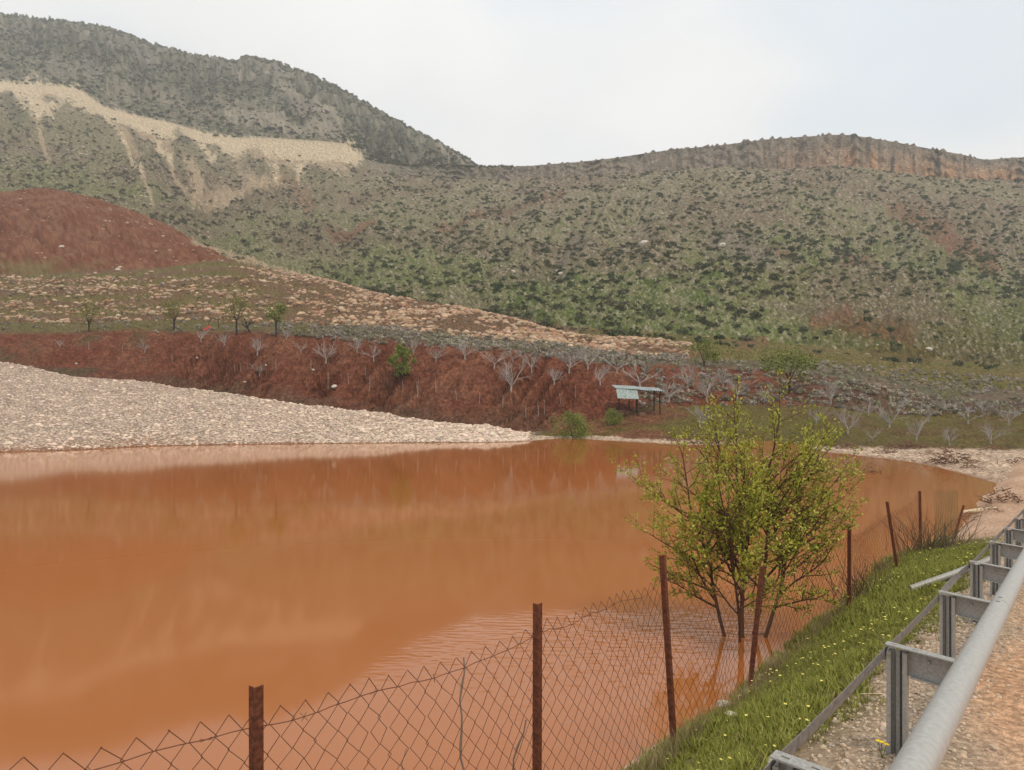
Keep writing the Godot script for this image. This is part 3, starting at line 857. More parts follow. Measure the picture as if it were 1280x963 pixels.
func shrub_mesh(seed_: int, n: int) -> Mesh:
	rng.seed = seed_
	var mb := MB.new()
	mb.col = Color(1, 1, 1)
	for k in n:
		var d := Vector3(rr(-1, 1), rr(0.0, 1), rr(-1, 1)).normalized()
		var lobe := 0.75 + 0.25 * sin(d.x * 5.0 + seed_) * cos(d.z * 6.0 + seed_ * 2)
		var p := Vector3(d.x * 0.5, d.y * 0.62, d.z * 0.5) * lobe * rr(0.62, 1.0)
		var dd := (d + Vector3(rr(-1, 1), rr(-0.6, 1), rr(-1, 1)) * 0.8).normalized()
		var g := rr(0.7, 1.2)
		mb.col = Color(g, g, g)
		mb.leaf(p - dd * 0.08, dd, perp(dd).rotated(dd, rr(0, TAU)), rr(0.14, 0.26), rr(0.045, 0.09))
	for k in 5:
		mb.col = Color(0.8, 0.65, 0.5)
		var a := TAU * k / 5
		mb.tube([Vector3(0, -0.2, 0), Vector3(cos(a) * 0.25, 0.4, sin(a) * 0.25)], [0.03, 0.01], 3, false)
	return mb.mesh(M["shrub"])

func stone_mesh(seed_: int, mat_: Material, flat := 0.6) -> Mesh:
	# a broken stone: a cut-cornered block with uneven corners
	rng.seed = seed_
	var mb := MB.new()
	var ring := func(y: float, r: float, n: int) -> Array:
		var out := []
		for k in n:
			var a := TAU * k / n + rr(-0.25, 0.25)
			out.append(Vector3(cos(a) * r * rr(0.75, 1.15), y * rr(0.85, 1.15), sin(a) * r * rr(0.75, 1.15)))
		return out
	var n := 6
	var r0: Array = ring.call(-0.25 * flat, 0.34, n)
	var r1: Array = ring.call(0.12 * flat, 0.5, n)
	var r2: Array = ring.call(0.44 * flat, 0.28, n)
	for k in n:
		var j := (k + 1) % n
		mb.quad(r0[j], r0[k], r1[k], r1[j])
		mb.quad(r1[j], r1[k], r2[k], r2[j])
	var top := Vector3(rr(-0.1, 0.1), 0.5 * flat, rr(-0.1, 0.1))
	for k in n:
		mb.tri(r2[(k + 1) % n], r2[k], top)
	return mb.mesh(mat_)

func lay(p: Vector3, size: Vector3, up := Vector3.UP) -> Transform3D:
	var b := Basis(Vector3.UP, rr(0, TAU)) * Basis(Vector3.RIGHT, rr(-0.25, 0.25)) * Basis(Vector3.FORWARD, rr(-0.25, 0.25))
	return Transform3D(b.scaled_local(size), p)

func vary(c: Color, a: float) -> Color:
	var k := rr(1 - a, 1 + a)
	return Color(c.r * k * rr(0.94, 1.06), c.g * k, c.b * k * rr(0.92, 1.08))

func scatter_slopes() -> void:
	var sm := [shrub_mesh(501, 90), shrub_mesh(502, 110), shrub_mesh(503, 80)]
	var stm := [stone_mesh(601, M["stone"]), stone_mesh(602, M["stone"], 0.8), stone_mesh(603, M["stone"], 0.5)]
	rng.seed = 77
	# shrubs over the whole slope
	var all := []
	var tries := 0
	while all.size() < 10500 and tries < 120000:
		tries += 1
		var r := random_far(7, 10, -260, 1560)
		var p: Vector3 = r[0]
		var u: float = r[2]
		var iy: float = r[3]
		if rng.randf() > -p.z / 380.0: continue
		var dens := nz.get_noise_2d(p.x * 1.8, p.z * 1.8) + nf.get_noise_2d(p.x * 0.6, p.z * 0.6) * 0.7
		var col: Color = r[4]
		if col.r > 0.33 and col.b > 0.18 and rng.randf() < 0.95: continue    # bare scree and road spoil
		if col.r > col.g * 1.9 and rng.randf() < 0.8: continue
		if dens < rr(-0.6, 0.2): continue
		if u < 470 and rng.randf() < 0.35: continue
		if u > 960 and iy > 375 and rng.randf() < 0.8: continue
		var big := 0.65 + 1.5 * pow(rng.randf(), 2.2)
		var warm := rng.randf()
		var gcol := Color(0.112, 0.128, 0.062).lerp(Color(0.155, 0.14, 0.085), warm)
		if nz.get_noise_2d(p.x * 1.1 + 500, p.z * 1.1) > 0.1 and u > 460: gcol = gcol.lerp(Color(0.11, 0.14, 0.055), 0.6)
		if u < 470: gcol = gcol.lerp(Color(0.19, 0.165, 0.11), 0.6)
		if u > 620 and u < 1000 and rng.randf() < 0.3: gcol = gcol * 0.75
		all.append([p, big, vary(gcol, 0.22), big / -p.z])
	# mountain
	var far_ := []
	tries = 0
	while far_.size() < 6500 and tries < 60000:
		tries += 1
		var r := random_far(11, 13, -260, 640)
		var p: Vector3 = r[0]
		var col: Color = r[4]
		if col.r > 0.29 and rng.randf() < 0.8: continue
		far_.append([p, rr(1.4, 3.2), vary(Color(0.125, 0.122, 0.072), 0.3)])
	all.sort_custom(func(a, b): return a[3] > b[3])
	var xf := [[], [], []]
	var cl := [[], [], []]
	var single := 0
	for a in all:
		var p: Vector3 = a[0]
		var q := HZ - (p.y - CAM) * F / -p.z
		var u := 640 + p.x / -p.z * F
		if single < 290 and u > 5 and u < 1275 and q > 215 and a[3] < 0.0145:
			single += 1
			var o := MeshInstance3D.new()
			o.name = numbered("hillside_shrub")
			o.mesh = tinted(sm[rng.randi() % 3], a[2])
			o.transform = lay(p, Vector3(a[1] * 1.2, a[1], a[1] * 1.2))
			tag(o, "grey-green rounded shrub on the stony lower hillside", "shrub", "shrubs on the lower hillside")
			add_child(o)
			continue
		var k := rng.randi() % 3
		xf[k].append(lay(p, Vector3(a[1] * 1.2, a[1], a[1] * 1.2)))
		cl[k].append(a[2])
	for a in far_:
		var k := rng.randi() % 3
		xf[k].append(lay(a[0], Vector3(a[1] * 1.25, a[1], a[1] * 1.25)))
		cl[k].append(a[2])
	stuff("scrub", sm[0], xf[0], cl[0], "low rounded scrub covering the far slopes", "scrub")
	stuff("thicket", sm[1], xf[1], cl[1], "dense dark scrub covering the far slopes", "scrub")
	stuff("brushwood", sm[2], xf[2], cl[2], "loose twiggy scrub covering the far slopes", "scrub")
	# loose rock on the slopes
	var rx := []
	var rc := []
	tries = 0
	while rx.size() < 10000 and tries < 90000:
		tries += 1
		var r := random_far(7, 10, -260, 1560)
		var p: Vector3 = r[0]
		if rng.randf() > -p.z / 360.0: continue
		if nz.get_noise_2d(p.x * 1.5 + 90, p.z * 1.5) < rr(-0.15, 0.2): continue
		var s := (0.2 + 0.8 * pow(rng.randf(), 3.0)) * clampf(-p.z / 220.0, 0.5, 1.5)
		rx.append(lay(p, Vector3(s, s, s)))
		rc.append(vary(Color(0.44, 0.38, 0.30), 0.25))
	for k in 2600:
		var r := random_far(11, 12, -200, 470)
		if r[4].r > 0.42: continue
		var s := rr(0.8, 2.4)
		rx.append(lay(r[0], Vector3(s, s, s)))
		rc.append(vary(Color(0.30, 0.26, 0.2), 0.25))
	stuff("loose_rock", stm[0], rx, rc, "pale loose rock strewn over the hillside", "rock")
	# rubble of the terraces and the ridge below the red hill
	rx = []; rc = []
	tries = 0
	while rx.size() < 12000 and tries < 150000:
		tries += 1
		var r := random_far(5, 7, -250, 860)
		var p: Vector3 = r[0]
		var u: float = r[2]
		var iy: float = r[3]
		var on_ridge := u > 280 + rr(-30, 60)
		var keep := on_ridge
		if u < 330 and iy < 345 and iy > 230 + 0.35 * u: keep = rng.randf() < 0.03
		elif u < 430 and not on_ridge:
			keep = rng.randf() < 0.06
			if p.y > 0:
				var n1 := nz.get_noise_2d(u * 0.4, 11.0) * 8.0
				for row_ in [[362, 7], [384, 6], [399, 2.5], [350, 3]]:
					if absf(iy - row_[0] - n1 - (u * 0.012)) < row_[1]: keep = rng.randf() < 0.9
		if u > 700: keep = keep and iy > 415 and rng.randf() < 0.6
		if not keep: continue
		if on_ridge and nz.get_noise_2d(p.x * 3.0, p.z * 3.0) + nf.get_noise_2d(p.x * 1.5, p.z * 1.5) * 0.6 < rr(-0.35, 0.25): continue
		var s := 0.16 + 0.8 * pow(rng.randf(), 2.2)
		rx.append(lay(p, Vector3(s * 1.2, s, s)))
		rc.append(vary(Color(0.45, 0.335, 0.23).lerp(Color(0.30, 0.17, 0.105), rng.randf()), 0.3))
	stuff("rubble", stm[1], rx, rc, "broken tan and reddish rubble on the terraces and ridge", "rubble")
	# stones of the gravel bar
	rx = []; rc = []
	var rx2 := []
	var rc2 := []
	for k in 40000:
		var r := random_far(1, 3, -260, 662)
		var p: Vector3 = r[0]
		if p.y < 0.03: continue
		var s := 0.07 + 0.13 * rng.randf() if rng.randf() < 0.93 else rr(0.2, 0.45)
		var x := lay(p, Vector3(s, s * 0.9, s))
		var c := vary(Color(0.60, 0.475, 0.38), 0.3)
		if k % 2:
			rx.append(x); rc.append(c)
		else:
			rx2.append(x); rc2.append(c)
	stuff("gravel", stm[2], rx, rc, "pale beige cobbles and gravel of the river bar", "gravel")
	stuff("cobbles", stm[0], rx2, rc2, "pale rounded cobbles spread over the river bar", "cobbles")
	# dry weeds and dead grass along the top of the bank and over the field
	rx = []; rc = []
	tries = 0
	while rx.size() < 3200 and tries < 30000:
		tries += 1
		var r := random_far(3, 6, -200, 1500)
		var p: Vector3 = r[0]
		var u: float = r[2]
		var iy: float = r[3]
		var k_ok := false
		if u > 340 and u < 860 and iy < hermite(CUR[4], u, 1) + 1.5 and iy > hermite(CUR[5], u, 1) - 3: k_ok = true
		if u >= 800 and iy < 520 and iy > 452: k_ok = rng.randf() < 0.22
		if u < 340 and iy < 416 and iy > 345: k_ok = rng.randf() < 0.12
		if not k_ok: continue
		var s := rr(0.3, 0.9)
		rx.append(lay(p, Vector3(s * 1.2, s * 0.8, s * 1.2)))
		rc.append(vary(Color(0.44, 0.375, 0.33).lerp(Color(0.31, 0.29, 0.18), rng.randf()), 0.22))
	stuff("weeds", sm[2], rx, rc, "grey-brown weeds along the top of the bank and field edge", "weeds")
	# white stones that stand out
	for a in [[418, 484, 0.55], [342, 441, 0.0], [391, 463, 0.3], [147, 338, 1.0], [77, 309, 1.0], [96, 455, 0.3], [305, 478, 0.25], [332, 457, 0.3], [246, 448, 0.3], [806, 305, 2.6], [905, 308, 2.2], [150, 335, 0.8], [1160, 437, 1.0], [700, 343, 1.3], [640, 340, 1.2], [1145, 452, 0.9]]:
		if a[2] <= 0: continue
		var p := on_far(a[0], a[1], 2, 10)
		var o := MeshInstance3D.new()
		o.name = numbered("boulder")
		o.mesh = tinted(stm[1], Color(0.55, 0.48, 0.4))
		var s: float = a[2]
		o.transform = lay(p, Vector3(s * 1.3, s, s))
		tag(o, "pale lone boulder lying on the open slope", "boulder", "lone pale boulders")
		add_child(o)

var tint_cache := {}
func tinted(me: Mesh, c: Color) -> Mesh:
	var q := Color(snappedf(c.r, 0.02), snappedf(c.g, 0.02), snappedf(c.b, 0.02))
	var key := [me.get_instance_id(), q]
	if not tint_cache.has(key):
		var a := me.surface_get_arrays(0)
		var cc: PackedColorArray = a[Mesh.ARRAY_COLOR]
		for k in cc.size():
			cc[k] = Color(cc[k].r * c.r, cc[k].g * c.g, cc[k].b * c.b)
		a[Mesh.ARRAY_COLOR] = cc
		var m2 := ArrayMesh.new()
		m2.add_surface_from_arrays(Mesh.PRIMITIVE_TRIANGLES, a)
		m2.surface_set_material(0, me.surface_get_material(0))
		tint_cache[key] = m2
	return tint_cache[key]

# ---------------------------------------------------------------- near verge: grass, flowers, gravel
func blades(seed_: int, n: int, h: float, lean: float, cols: Array, wd: float) -> Mesh:
	rng.seed = seed_
	var mb := MB.new()
	for k in n:
		mb.col = cols[rng.randi() % cols.size()]
		var a := rr(0, TAU)
		var p := Vector3(rr(-0.05, 0.05), -0.01, rr(-0.05, 0.05))
		var d := Vector3(cos(a) * lean * rr(0.3, 1), 1, sin(a) * lean * rr(0.3, 1)).normalized()
		var l := h * rr(0.5, 1.1)
		var w := Vector3(-sin(a), 0, cos(a)) * wd
		var m := p + d * l * 0.55
		var tip := m + (d + Vector3(cos(a), -0.3, sin(a)) * lean * 0.9).normalized() * l * 0.45
		mb.quad(p - w, p + w, m + w * 0.8, m - w * 0.8)
		mb.tri(m - w * 0.8, m + w * 0.8, tip)
	return mb.mesh(M["grass"])

func verge() -> void:
	var green := [Color(0.24, 0.26, 0.05), Color(0.20, 0.22, 0.045), Color(0.31, 0.30, 0.075), Color(0.17, 0.17, 0.04), Color(0.32, 0.26, 0.11)]
	var dry := [Color(0.34, 0.27, 0.15), Color(0.27, 0.21, 0.11), Color(0.21, 0.18, 0.08), Color(0.14, 0.13, 0.05)]
	var tuft := blades(801, 16, 0.10, 0.5, green, 0.0035)
	var weed := blades(803, 12, 0.05, 1.1, green, 0.008)
	var straw := blades(802, 14, 0.34, 0.45, dry, 0.0022)
	rng.seed = 9
	var xf := []
	var xw := []
	for k in 21000:
		var s := -4.5 + pow(rng.randf(), 0.75) * 18.5
		var t := rr(-2.42, -0.05)
		var patch := nz.get_noise_2d(s * 14.0, t * 14.0)
		var thin := clampf((t + 0.95) * 1.25, 0, 0.9)
		if rng.randf() < thin + maxf(0.0, patch) * 0.8: continue
		if s > 12.3 + patch * 2.0 - (t + 1.0) * 0.8: continue
		var p := near_pos(s, t)
		var g := rr(0.5, 1.25) * (1.0 + patch * 0.8)
		if k % 3 == 0: xw.append(lay(p, Vector3(g, g, g)))
		else: xf.append(lay(p, Vector3(g, g, g)))
	stuff("grass", tuft, xf, [], "short bright green grass on the verge between fence and guardrail", "grass")
	stuff("clover", weed, xw, [], "low broad-leaved weeds among the verge grass", "weeds")
	var xd := []
	for k in 3000:
		var s := rr(-4.0, 14.0)
		var t := shore_t(s) + 0.32 + absf(rng.randfn(0, 0.2))
		if rng.randf() < 0.5: t = rr(-2.2, -0.1)
		var dens := 0.55 + nz.get_noise_2d(s * 12.0, 50.0)
		if rng.randf() > dens: continue
		var g := rr(0.4, 1.0) * (1.0 if t < -1.95 else 0.35)
		xd.append(lay(near_pos(s, t), Vector3(g, g, g)))
	stuff("dry_grass", straw, xd, [], "straw-coloured dead grass along the foot of the fence", "dry grass")
	# little yellow flowers
	var fl := MB.new()
	fl.col = Color(0.12, 0.16, 0.03)
	fl.tube([Vector3(0, 0, 0), Vector3(0.003, 0.10, 0)], [0.0018, 0.0014], 3, false)
	fl.col = Color(0.76, 0.66, 0.17)
	for k in 6:
		var a := TAU * k / 6
		fl.leaf(Vector3(0.003, 0.10, 0), Vector3(cos(a), 0.35, sin(a)).normalized(), Vector3(-sin(a), 0, cos(a)), 0.014, 0.005)
	var flm := fl.mesh(M["grass"])
	xf = []
	for k in 520:
		var s := rr(-3.5, 12.0)
		var t := rr(-2.1, -0.5)
		if nz.get_noise_2d(s * 10.0, t * 10.0 + 40) < 0.02 and rng.randf() < 0.8: continue
		var g := rr(0.8, 1.4)
		xf.append(lay(near_pos(s, t), Vector3(g, g, g)))
	stuff("yellow_flowers", flm, xf, [], "tiny pale yellow flowers dotted through the verge grass", "flowers")
	# road gravel under and beside the guardrail
	var stn := stone_mesh(611, M["stone"], 0.8)
	xf = []
	var xc := []
	for k in 16000:
		var s := -4.0 + pow(rng.randf(), 0.8) * 19.0
		var t := rng.randfn(-0.05, 0.24)
		if k % 45 == 0: t = rr(-1.2, 3.0)
		if s > 13 and rng.randf() < 0.7: continue
		var g := rr(0.008, 0.028) if rng.randf() < 0.9 else rr(0.028, 0.05)
		xf.append(lay(near_pos(s, t), Vector3(g, g, g)))
		xc.append(vary(Color(0.47, 0.37, 0.275), 0.3))
	stuff("road_gravel", stn, xf, xc, "grey road gravel under and beside the guardrail", "gravel")
	# taller yellow flower by the first post
	var fp := on_near(1103, 948)
	var fw := thing("yellow_wildflower", fp, "bright yellow wildflower in the gravel beside a guardrail post", "flower")
	var sm := MB.new()
	sm.col = Color(0.12, 0.16, 0.03)
	var hd := MB.new()
	for k in 3:
		var a := TAU * k / 3
		var tip := Vector3(cos(a) * 0.025, rr(0.06, 0.10), sin(a) * 0.025)
		sm.tube([Vector3(0, -0.01, 0), tip], [0.003, 0.002], 3, false)
		hd.col = Color(0.80, 0.58, 0.02)
		for j in 6:
			var b := TAU * j / 6
			hd.leaf(tip, Vector3(cos(b), 0.3, sin(b)).normalized(), Vector3(-sin(b), 0, cos(b)), 0.018, 0.007)
	part("stem", sm, M["grass"], fw)
	part("flower_head", hd, M["grass"], fw)
	# pale stones in the grass
	for a in [[905, 884, 0.16, "pale rough stone half sunk in the verge grass by the fence"], [918, 899, 0.13, "white flat stone lying in the verge grass"], [1058, 877, 0.06, "small grey stone at the edge of the verge grass"], [968, 958, 0.10, "grey stone in the grass below the guardrail"]]:
		var o := MeshInstance3D.new()
		o.name = numbered("stone")
		rng.seed = int(a[0])
		o.mesh = tinted(stone_mesh(int(a[0]), M["stone"], 0.7), Color(0.5, 0.45, 0.38))
		var p := on_near(a[0], a[1])
		o.transform = lay(p + Vector3(0, a[2] * 0.1, 0), Vector3(a[2] * 1.5, a[2], a[2] * 0.8))
		tag(o, a[3], "stone")
		add_child(o)
	# straw stick
	var sp := on_near(1095, 872)
	var stick := thing("dry_stick", sp, "short bleached stick lying on the gravel edge of the verge", "stick")
	var mb := MB.new()
	mb.tube([Vector3(-0.11, 0.02, 0), Vector3(0, 0.028, 0.015), Vector3(0.11, 0.015, 0.0)], [0.005, 0.006, 0.004], 5)
	part("twig", mb, M["straw"], stick)

# ---------------------------------------------------------------- guardrail
const SLOPE := -0.0655
const ARM0 := 2.14
func rail_y(s: float) -> float:
	return ARM0 + SLOPE * s

func guardrail() -> void:
	var at := st(0, 0)
	var g := thing("guardrail", Vector3(at.x, 0, -at.y), "galvanised steel roadside guardrail with a round rail on spacer arms", "guardrail")
	var along := Vector3(DX, SLOPE, -DZ).normalized()
	var side := Vector3(DZ, 0, DX)                       # towards the road
	side = (side + Vector3.DOWN * 0.085).normalized()
	var metal: Material = M["galvanised"]
	var org := g.position
	for k in range(-2, 13):
		var s := k * 1.97
		var p2 := st(s, 0)
		var top := Vector3(p2.x, rail_y(s), -p2.y) - org
		var gy := near_h(s, 0) - 0.25
		# sigma-section post
		var px := Basis(Vector3(DZ, 0, DX), Vector3(-DX, 0, DZ) * -1.0, Vector3.DOWN)
		var w := 0.052
		var d := 0.032
		var th := 0.007
		var prof := PackedVector2Array([Vector2(-w, -d), Vector2(-w + 0.022, -d), Vector2(-w + 0.022, -d + th), Vector2(-w + th, -d + th), Vector2(-w + th, d - th), Vector2(-0.018, d - th), Vector2(-0.010, d - 0.028), Vector2(0.010, d - 0.028), Vector2(0.018, d - th), Vector2(w - th, d - th), Vector2(w - th, -d + th), Vector2(w - 0.022, -d + th), Vector2(w - 0.022, -d), Vector2(w, -d), Vector2(w, d), Vector2(0.014, d), Vector2(0.006, d - 0.020), Vector2(-0.006, d - 0.020), Vector2(-0.014, d), Vector2(-w, d)])
		var po := MB.new()
		var flip := Transform3D(px, top + Vector3(0, -0.035, 0) + Vector3(DZ, 0, DX) * 0.05)
		po.prism(flip, prof, rail_y(s) - 0.035 - gy)
		part("post", po, metal, g)
		# spacer arm: a channel with a flange on top and a lip below
		var ar := MB.new()
		var up := along.cross(side).normalized()
		if up.y < 0: up = -up
		var bx := Basis(side, up, side.cross(up))
		var L := 0.40
		var depth := 0.15
		for q in [-1, 1]:
			ar.box(Transform3D(bx, top + side * (L * 0.5 - 0.01) + Vector3(0, -0.004, 0) + bx.z * 0.02225 * q), Vector3(L, 0.007, 0.0305))
		for q in [[-0.01, 0.02], [0.05, 0.125], [0.155, L - 0.01]]:
			ar.box(Transform3D(bx, top + side * ((q[0] + q[1]) * 0.5) + Vector3(0, -0.004, 0)), Vector3(q[1] - q[0], 0.007, 0.014))
		ar.box(Transform3D(bx, top + side * (L * 0.5 + 0.03) - up * (depth * 0.5 + 0.008) + along * 0.033), Vector3(L - 0.10, depth, 0.006))
		ar.box(Transform3D(bx, top + side * (L * 0.5 + 0.06) - up * (depth + 0.008) + along * 0.012), Vector3(L - 0.14, 0.007, 0.048))
		var arm := part("spacer_arm", ar, metal, g)
		for q in [Vector2(0.10, -0.05), Vector2(0.10, -0.115), Vector2(0.21, -0.055)]:
			var bo := MB.new()
			var bp: Vector3 = top + side * q.x + up * q.y + along * 0.028
			bo.tube([bp, bp - along * 0.016], [0.011, 0.009], 6)
			part("bolt", bo, metal, arm)
	# round rail, in lengths joined by sleeves
	var c0 := Vector3.ZERO
	var lens := [-8.0, 1.85, 9.7, 17.6, 27.0]
	for k in lens.size() - 1:
		var rl := MB.new()
		var pts := []
		var rads := []
		var s0: float = lens[k]
		var s1: float = lens[k + 1] - 0.012
		for q in 9:
			var s := lerpf(s0, s1, q / 8.0)
			var p2 := st(s, 0.395)
			pts.append(Vector3(p2.x, rail_y(s) - 0.05, -p2.y) - org)
			rads.append(0.067)
		rl.tube(pts, rads, 22)
		part("rail", rl, M["rail"], g)
		if k > 0:
			var sv := MB.new()
			var pa := []
			for q in 2:
				var p3 := st(s0 - 0.16 + 0.3 * q, 0.395)
				pa.append(Vector3(p3.x, rail_y(s0 - 0.16 + 0.3 * q) - 0.05, -p3.y) - org)
			sv.tube(pa, [0.0645, 0.0645], 20)
			part("sleeve", sv, metal, g)
			for q in [-0.09, 0.09]:
				var bo := MB.new()
				var p4 := st(s0 + q, 0.395)
				var bp := Vector3(p4.x, rail_y(s0 + q) - 0.05, -p4.y) - org + Vector3(0, 0.066, 0)
				bo.tube([bp, bp + Vector3(0, 0.008, 0)], [0.014, 0.012], 8)
				part("bolt", bo, metal, g)
	# flat strap behind the posts
	for k in range(-2, 12):
		var sb := MB.new()
		var bow := 0.0
		if k == 1: bow = 0.16
		if k == 3: bow = 0.05
		var prev := Vector3.ZERO
		var hh := 0.05
		var n := 12
		var ring := []
		for q in n + 1:
			var f := float(q) / n
			var s := (k + f) * 1.97
			var p2 := st(s, -0.012 - bow * sin(f * PI) * 0.5)
			var sag := bow * sin(PI * pow(f, 0.8)) * 0.55 + 0.008 * sin(f * PI)
			var c := Vector3(p2.x, rail_y(s) - 0.05 - sag, -p2.y) - org
			var tw := Vector3(DZ, 0, DX) * bow * 0.25 * sin(f * PI)
			ring.append([c + Vector3(0, hh * 0.5, 0) - tw * 0.3, c - Vector3(0, hh * 0.5, 0) + tw * 0.3])
		var o4 := Vector3(DZ, 0, DX) * 0.004
		for q in n:
			var a: Array = ring[q]
			var b: Array = ring[q + 1]
			sb.quad(a[0], b[0], b[1], a[1]); sb.quad(b[0] + o4, a[0] + o4, a[1] + o4, b[1] + o4)
			sb.quad(a[0] + o4, b[0] + o4, b[0], a[0]); sb.quad(a[1], b[1], b[1] + o4, a[1] + o4)
		part("strap", sb, M["strap"], g)
	# a loose bent tube behind the rail
	var pa1 := near_pos(7.15, -1.05)
	var pb1 := near_pos(7.9, -0.12)
	var lt := thing("bent_tube", pa1, "loose grey metal tube leaning out over the grass behind the guardrail", "tube")
	var lm := MB.new()
	lm.tube([Vector3(0, 0.10, 0), (pb1 - pa1) * 0.5 + Vector3(0, 0.13, 0), (pb1 - pa1) + Vector3(0, 0.18, 0)], [0.05, 0.05, 0.05], 12)
	part("tube", lm, M["galvanised"], lt)

# ---------------------------------------------------------------- chain-link fence
func fence() -> void:
	# foot (x, z), pixel of the top
	var posts := [[-3.05, 1.32, 0, 0], [-1.21, 3.64, 320, 857], [0.175, 5.42, 672, 754], [1.53, 7.24, 828, 694], [2.79, 9.0, 953, 708], [5.03, 11.45, 1062, 655], [6.9, 13.75, 1109, 627], [8.2, 15.4, 1150, 614], [9.85, 17.1, 1205, 632]]
	var f := thing("chain_link_fence", Vector3(posts[2][0], 0, -posts[2][1]), "rusty chain-link fence on leaning angle-iron posts along the water edge", "fence")
	var org := f.position
	var foot := []
	var top := []
	for p in posts:
		var b := Vector3(p[0], near_xz(p[0], p[1]), -p[1])
		var t: Vector3
		if p[2] == 0: t = Vector3(p[0], 3.05, -p[1])
		else: t = Vector3((p[2] - 640) / F * p[1], CAM + (HZ - p[3]) / F * p[1], -p[1])
		foot.append(b - org); top.append(t - org)
		var mb := MB.new()
		var d: Vector3 = (t - b).normalized()
		var x := Vector3(DX, 0, -DZ)
		x = (x - d * x.dot(d)).normalized()
		var y := d.cross(x)
		var w := 0.024
		var th := 0.005
		var prof := PackedVector2Array([Vector2(-w, -w), Vector2(w, -w), Vector2(w, -w + th), Vector2(-w + th, -w + th), Vector2(-w + th, w), Vector2(-w, w)])
		mb.prism(Transform3D(Basis(x, y, d), b - org - d * 0.35), prof, (t - b).length() + 0.35)
		part("post", mb, M["rust"], f)
	# woven wires: each a zigzag running up the mesh
	var W := 0.071
	var cell := 0.155
	rng.seed = 21
	var total := 0
	for k in posts.size() - 2:
		var a0: Vector3 = foot[k]
		var b0: Vector3 = foot[k + 1]
		var ha: float = clampf(top[k].y - a0.y, 0.8, 3.0) - 0.11
		var hb: float = clampf(top[k + 1].y - b0.y, 0.8, 3.0) - 0.11
		var ta: Vector3 = a0 + (top[k] - a0).normalized() * ha
		var tb: Vector3 = b0 + (top[k + 1] - b0).normalized() * hb
		if k == 7: break
		var ln := Vector2(b0.x - a0.x, b0.z - a0.z).length()
		var nw := int(round(ln / W))
		for j in nw:
			var mb := MB.new()
			var pts := []
			var flaw := rr(-0.012, 0.012)
			for q in 60:
				var fx := (j + (0.0 if (q + j) % 2 == 0 else 1.0)) / nw
				fx = clampf(fx + flaw / ln * sin(q * 1.3), 0, 1)
				var fy := 1.0 - q * cell * 0.5 / lerpf(ha, hb, fx)
				if fy < -0.01: break
				var lo := a0.lerp(b0, fx)
				lo.y = near_xz(lo.x + org.x, -(lo.z + org.z)) + 0.01
				var hi := ta.lerp(tb, fx)
				hi.y -= 0.09 * sin(fx * PI) + nz.get_noise_2d((k + fx) * 40.0, 5.0) * 0.16
				var p := lo.lerp(hi, fy)
				var wob := Vector3(-DZ, 0, -DX) * (0.012 * sin(fx * PI * 2 + k) * sin(fy * PI) * 3.0 + nz.get_noise_2d((k + fx) * 30.0, fy * 25.0) * 0.06 * sin(fy * PI))
				p += wob + Vector3(-DZ, 0, -DX) * (0.004 if q % 2 == 0 else -0.002) + Vector3(rr(-1, 1), rr(-1, 1), rr(-1, 1)) * 0.004
				pts.append(p)
			var rads := []
			for q in pts.size(): rads.append(0.0024)
			mb.tube(pts, rads, 4, false)
			part("wire", mb, M["rust_wire"], f)
			total += 1
		# line wire with twists near the top of the mesh
		var lw := MB.new()
		var lp := []
		var lr := []
		var off := cell * 0.55
		for q in 25:
			var fx := q / 24.0
			var hi := ta.lerp(tb, fx)
			hi.y -= 0.09 * sin(fx * PI) + nz.get_noise_2d((k + fx) * 40.0, 5.0) * 0.16 + off + rr(-0.006, 0.006)
			lp.append(hi + Vector3(-DZ, 0, -DX) * 0.012)
			lr.append(0.0027)
		lw.tube(lp, lr, 4, false)
		for q in [3, 8, 13, 18, 22]:
			for z_ in 2:
				var dd := Vector3(rr(-1, 1), rr(-0.4, 1), rr(-1, 1)).normalized() * 0.028
				lw.tube([lp[q] - dd, lp[q] + dd], [0.0018, 0.0014], 3, false)
		part("barbed_wire", lw, M["rust_wire"], f)
	print("fence wires ", total)
	# dead stems standing in the water behind the mesh
	for a in [[578, 822, 0.62, 0.014, 6.3], [507, 936, 0.1, 0.006, 5.2], [655, 900, 0.5, 0.012, 5.75]]:
		var z: float = a[4]
		var x: float = (a[0] - 640) / F * z
		var ty: float = CAM + (HZ - a[1]) / F * z
		var o := thing("dead_stem", Vector3(x, 0, -z), ["tall knotty grey dead stem standing in water behind the fence", "short dark dead stem poking out of the water", "curved dry stem leaning on the rusty fence post"][[578, 507, 655].find(a[0])], "stem")
		var mb := MB.new()
		var pts := []
		var rads := []
		for q in 15:
			var fq := q / 14.0
			pts.append(Vector3(nz.get_noise_2d(q * 9.0, z * 30) * 0.07 + (0.10 * sin(fq * PI) * (-1.0 if a[0] == 655 else 0.05)), lerpf(-0.3, ty, fq), nz.get_noise_2d(q * 9.0, 80) * 0.04))
			rads.append(a[3] * lerpf(1.0, 0.55, fq) * (1.25 if q % 4 == 0 else 0.9))
		mb.tube(pts, rads, 6)
		part("stem", mb, M["driftwood"], o)

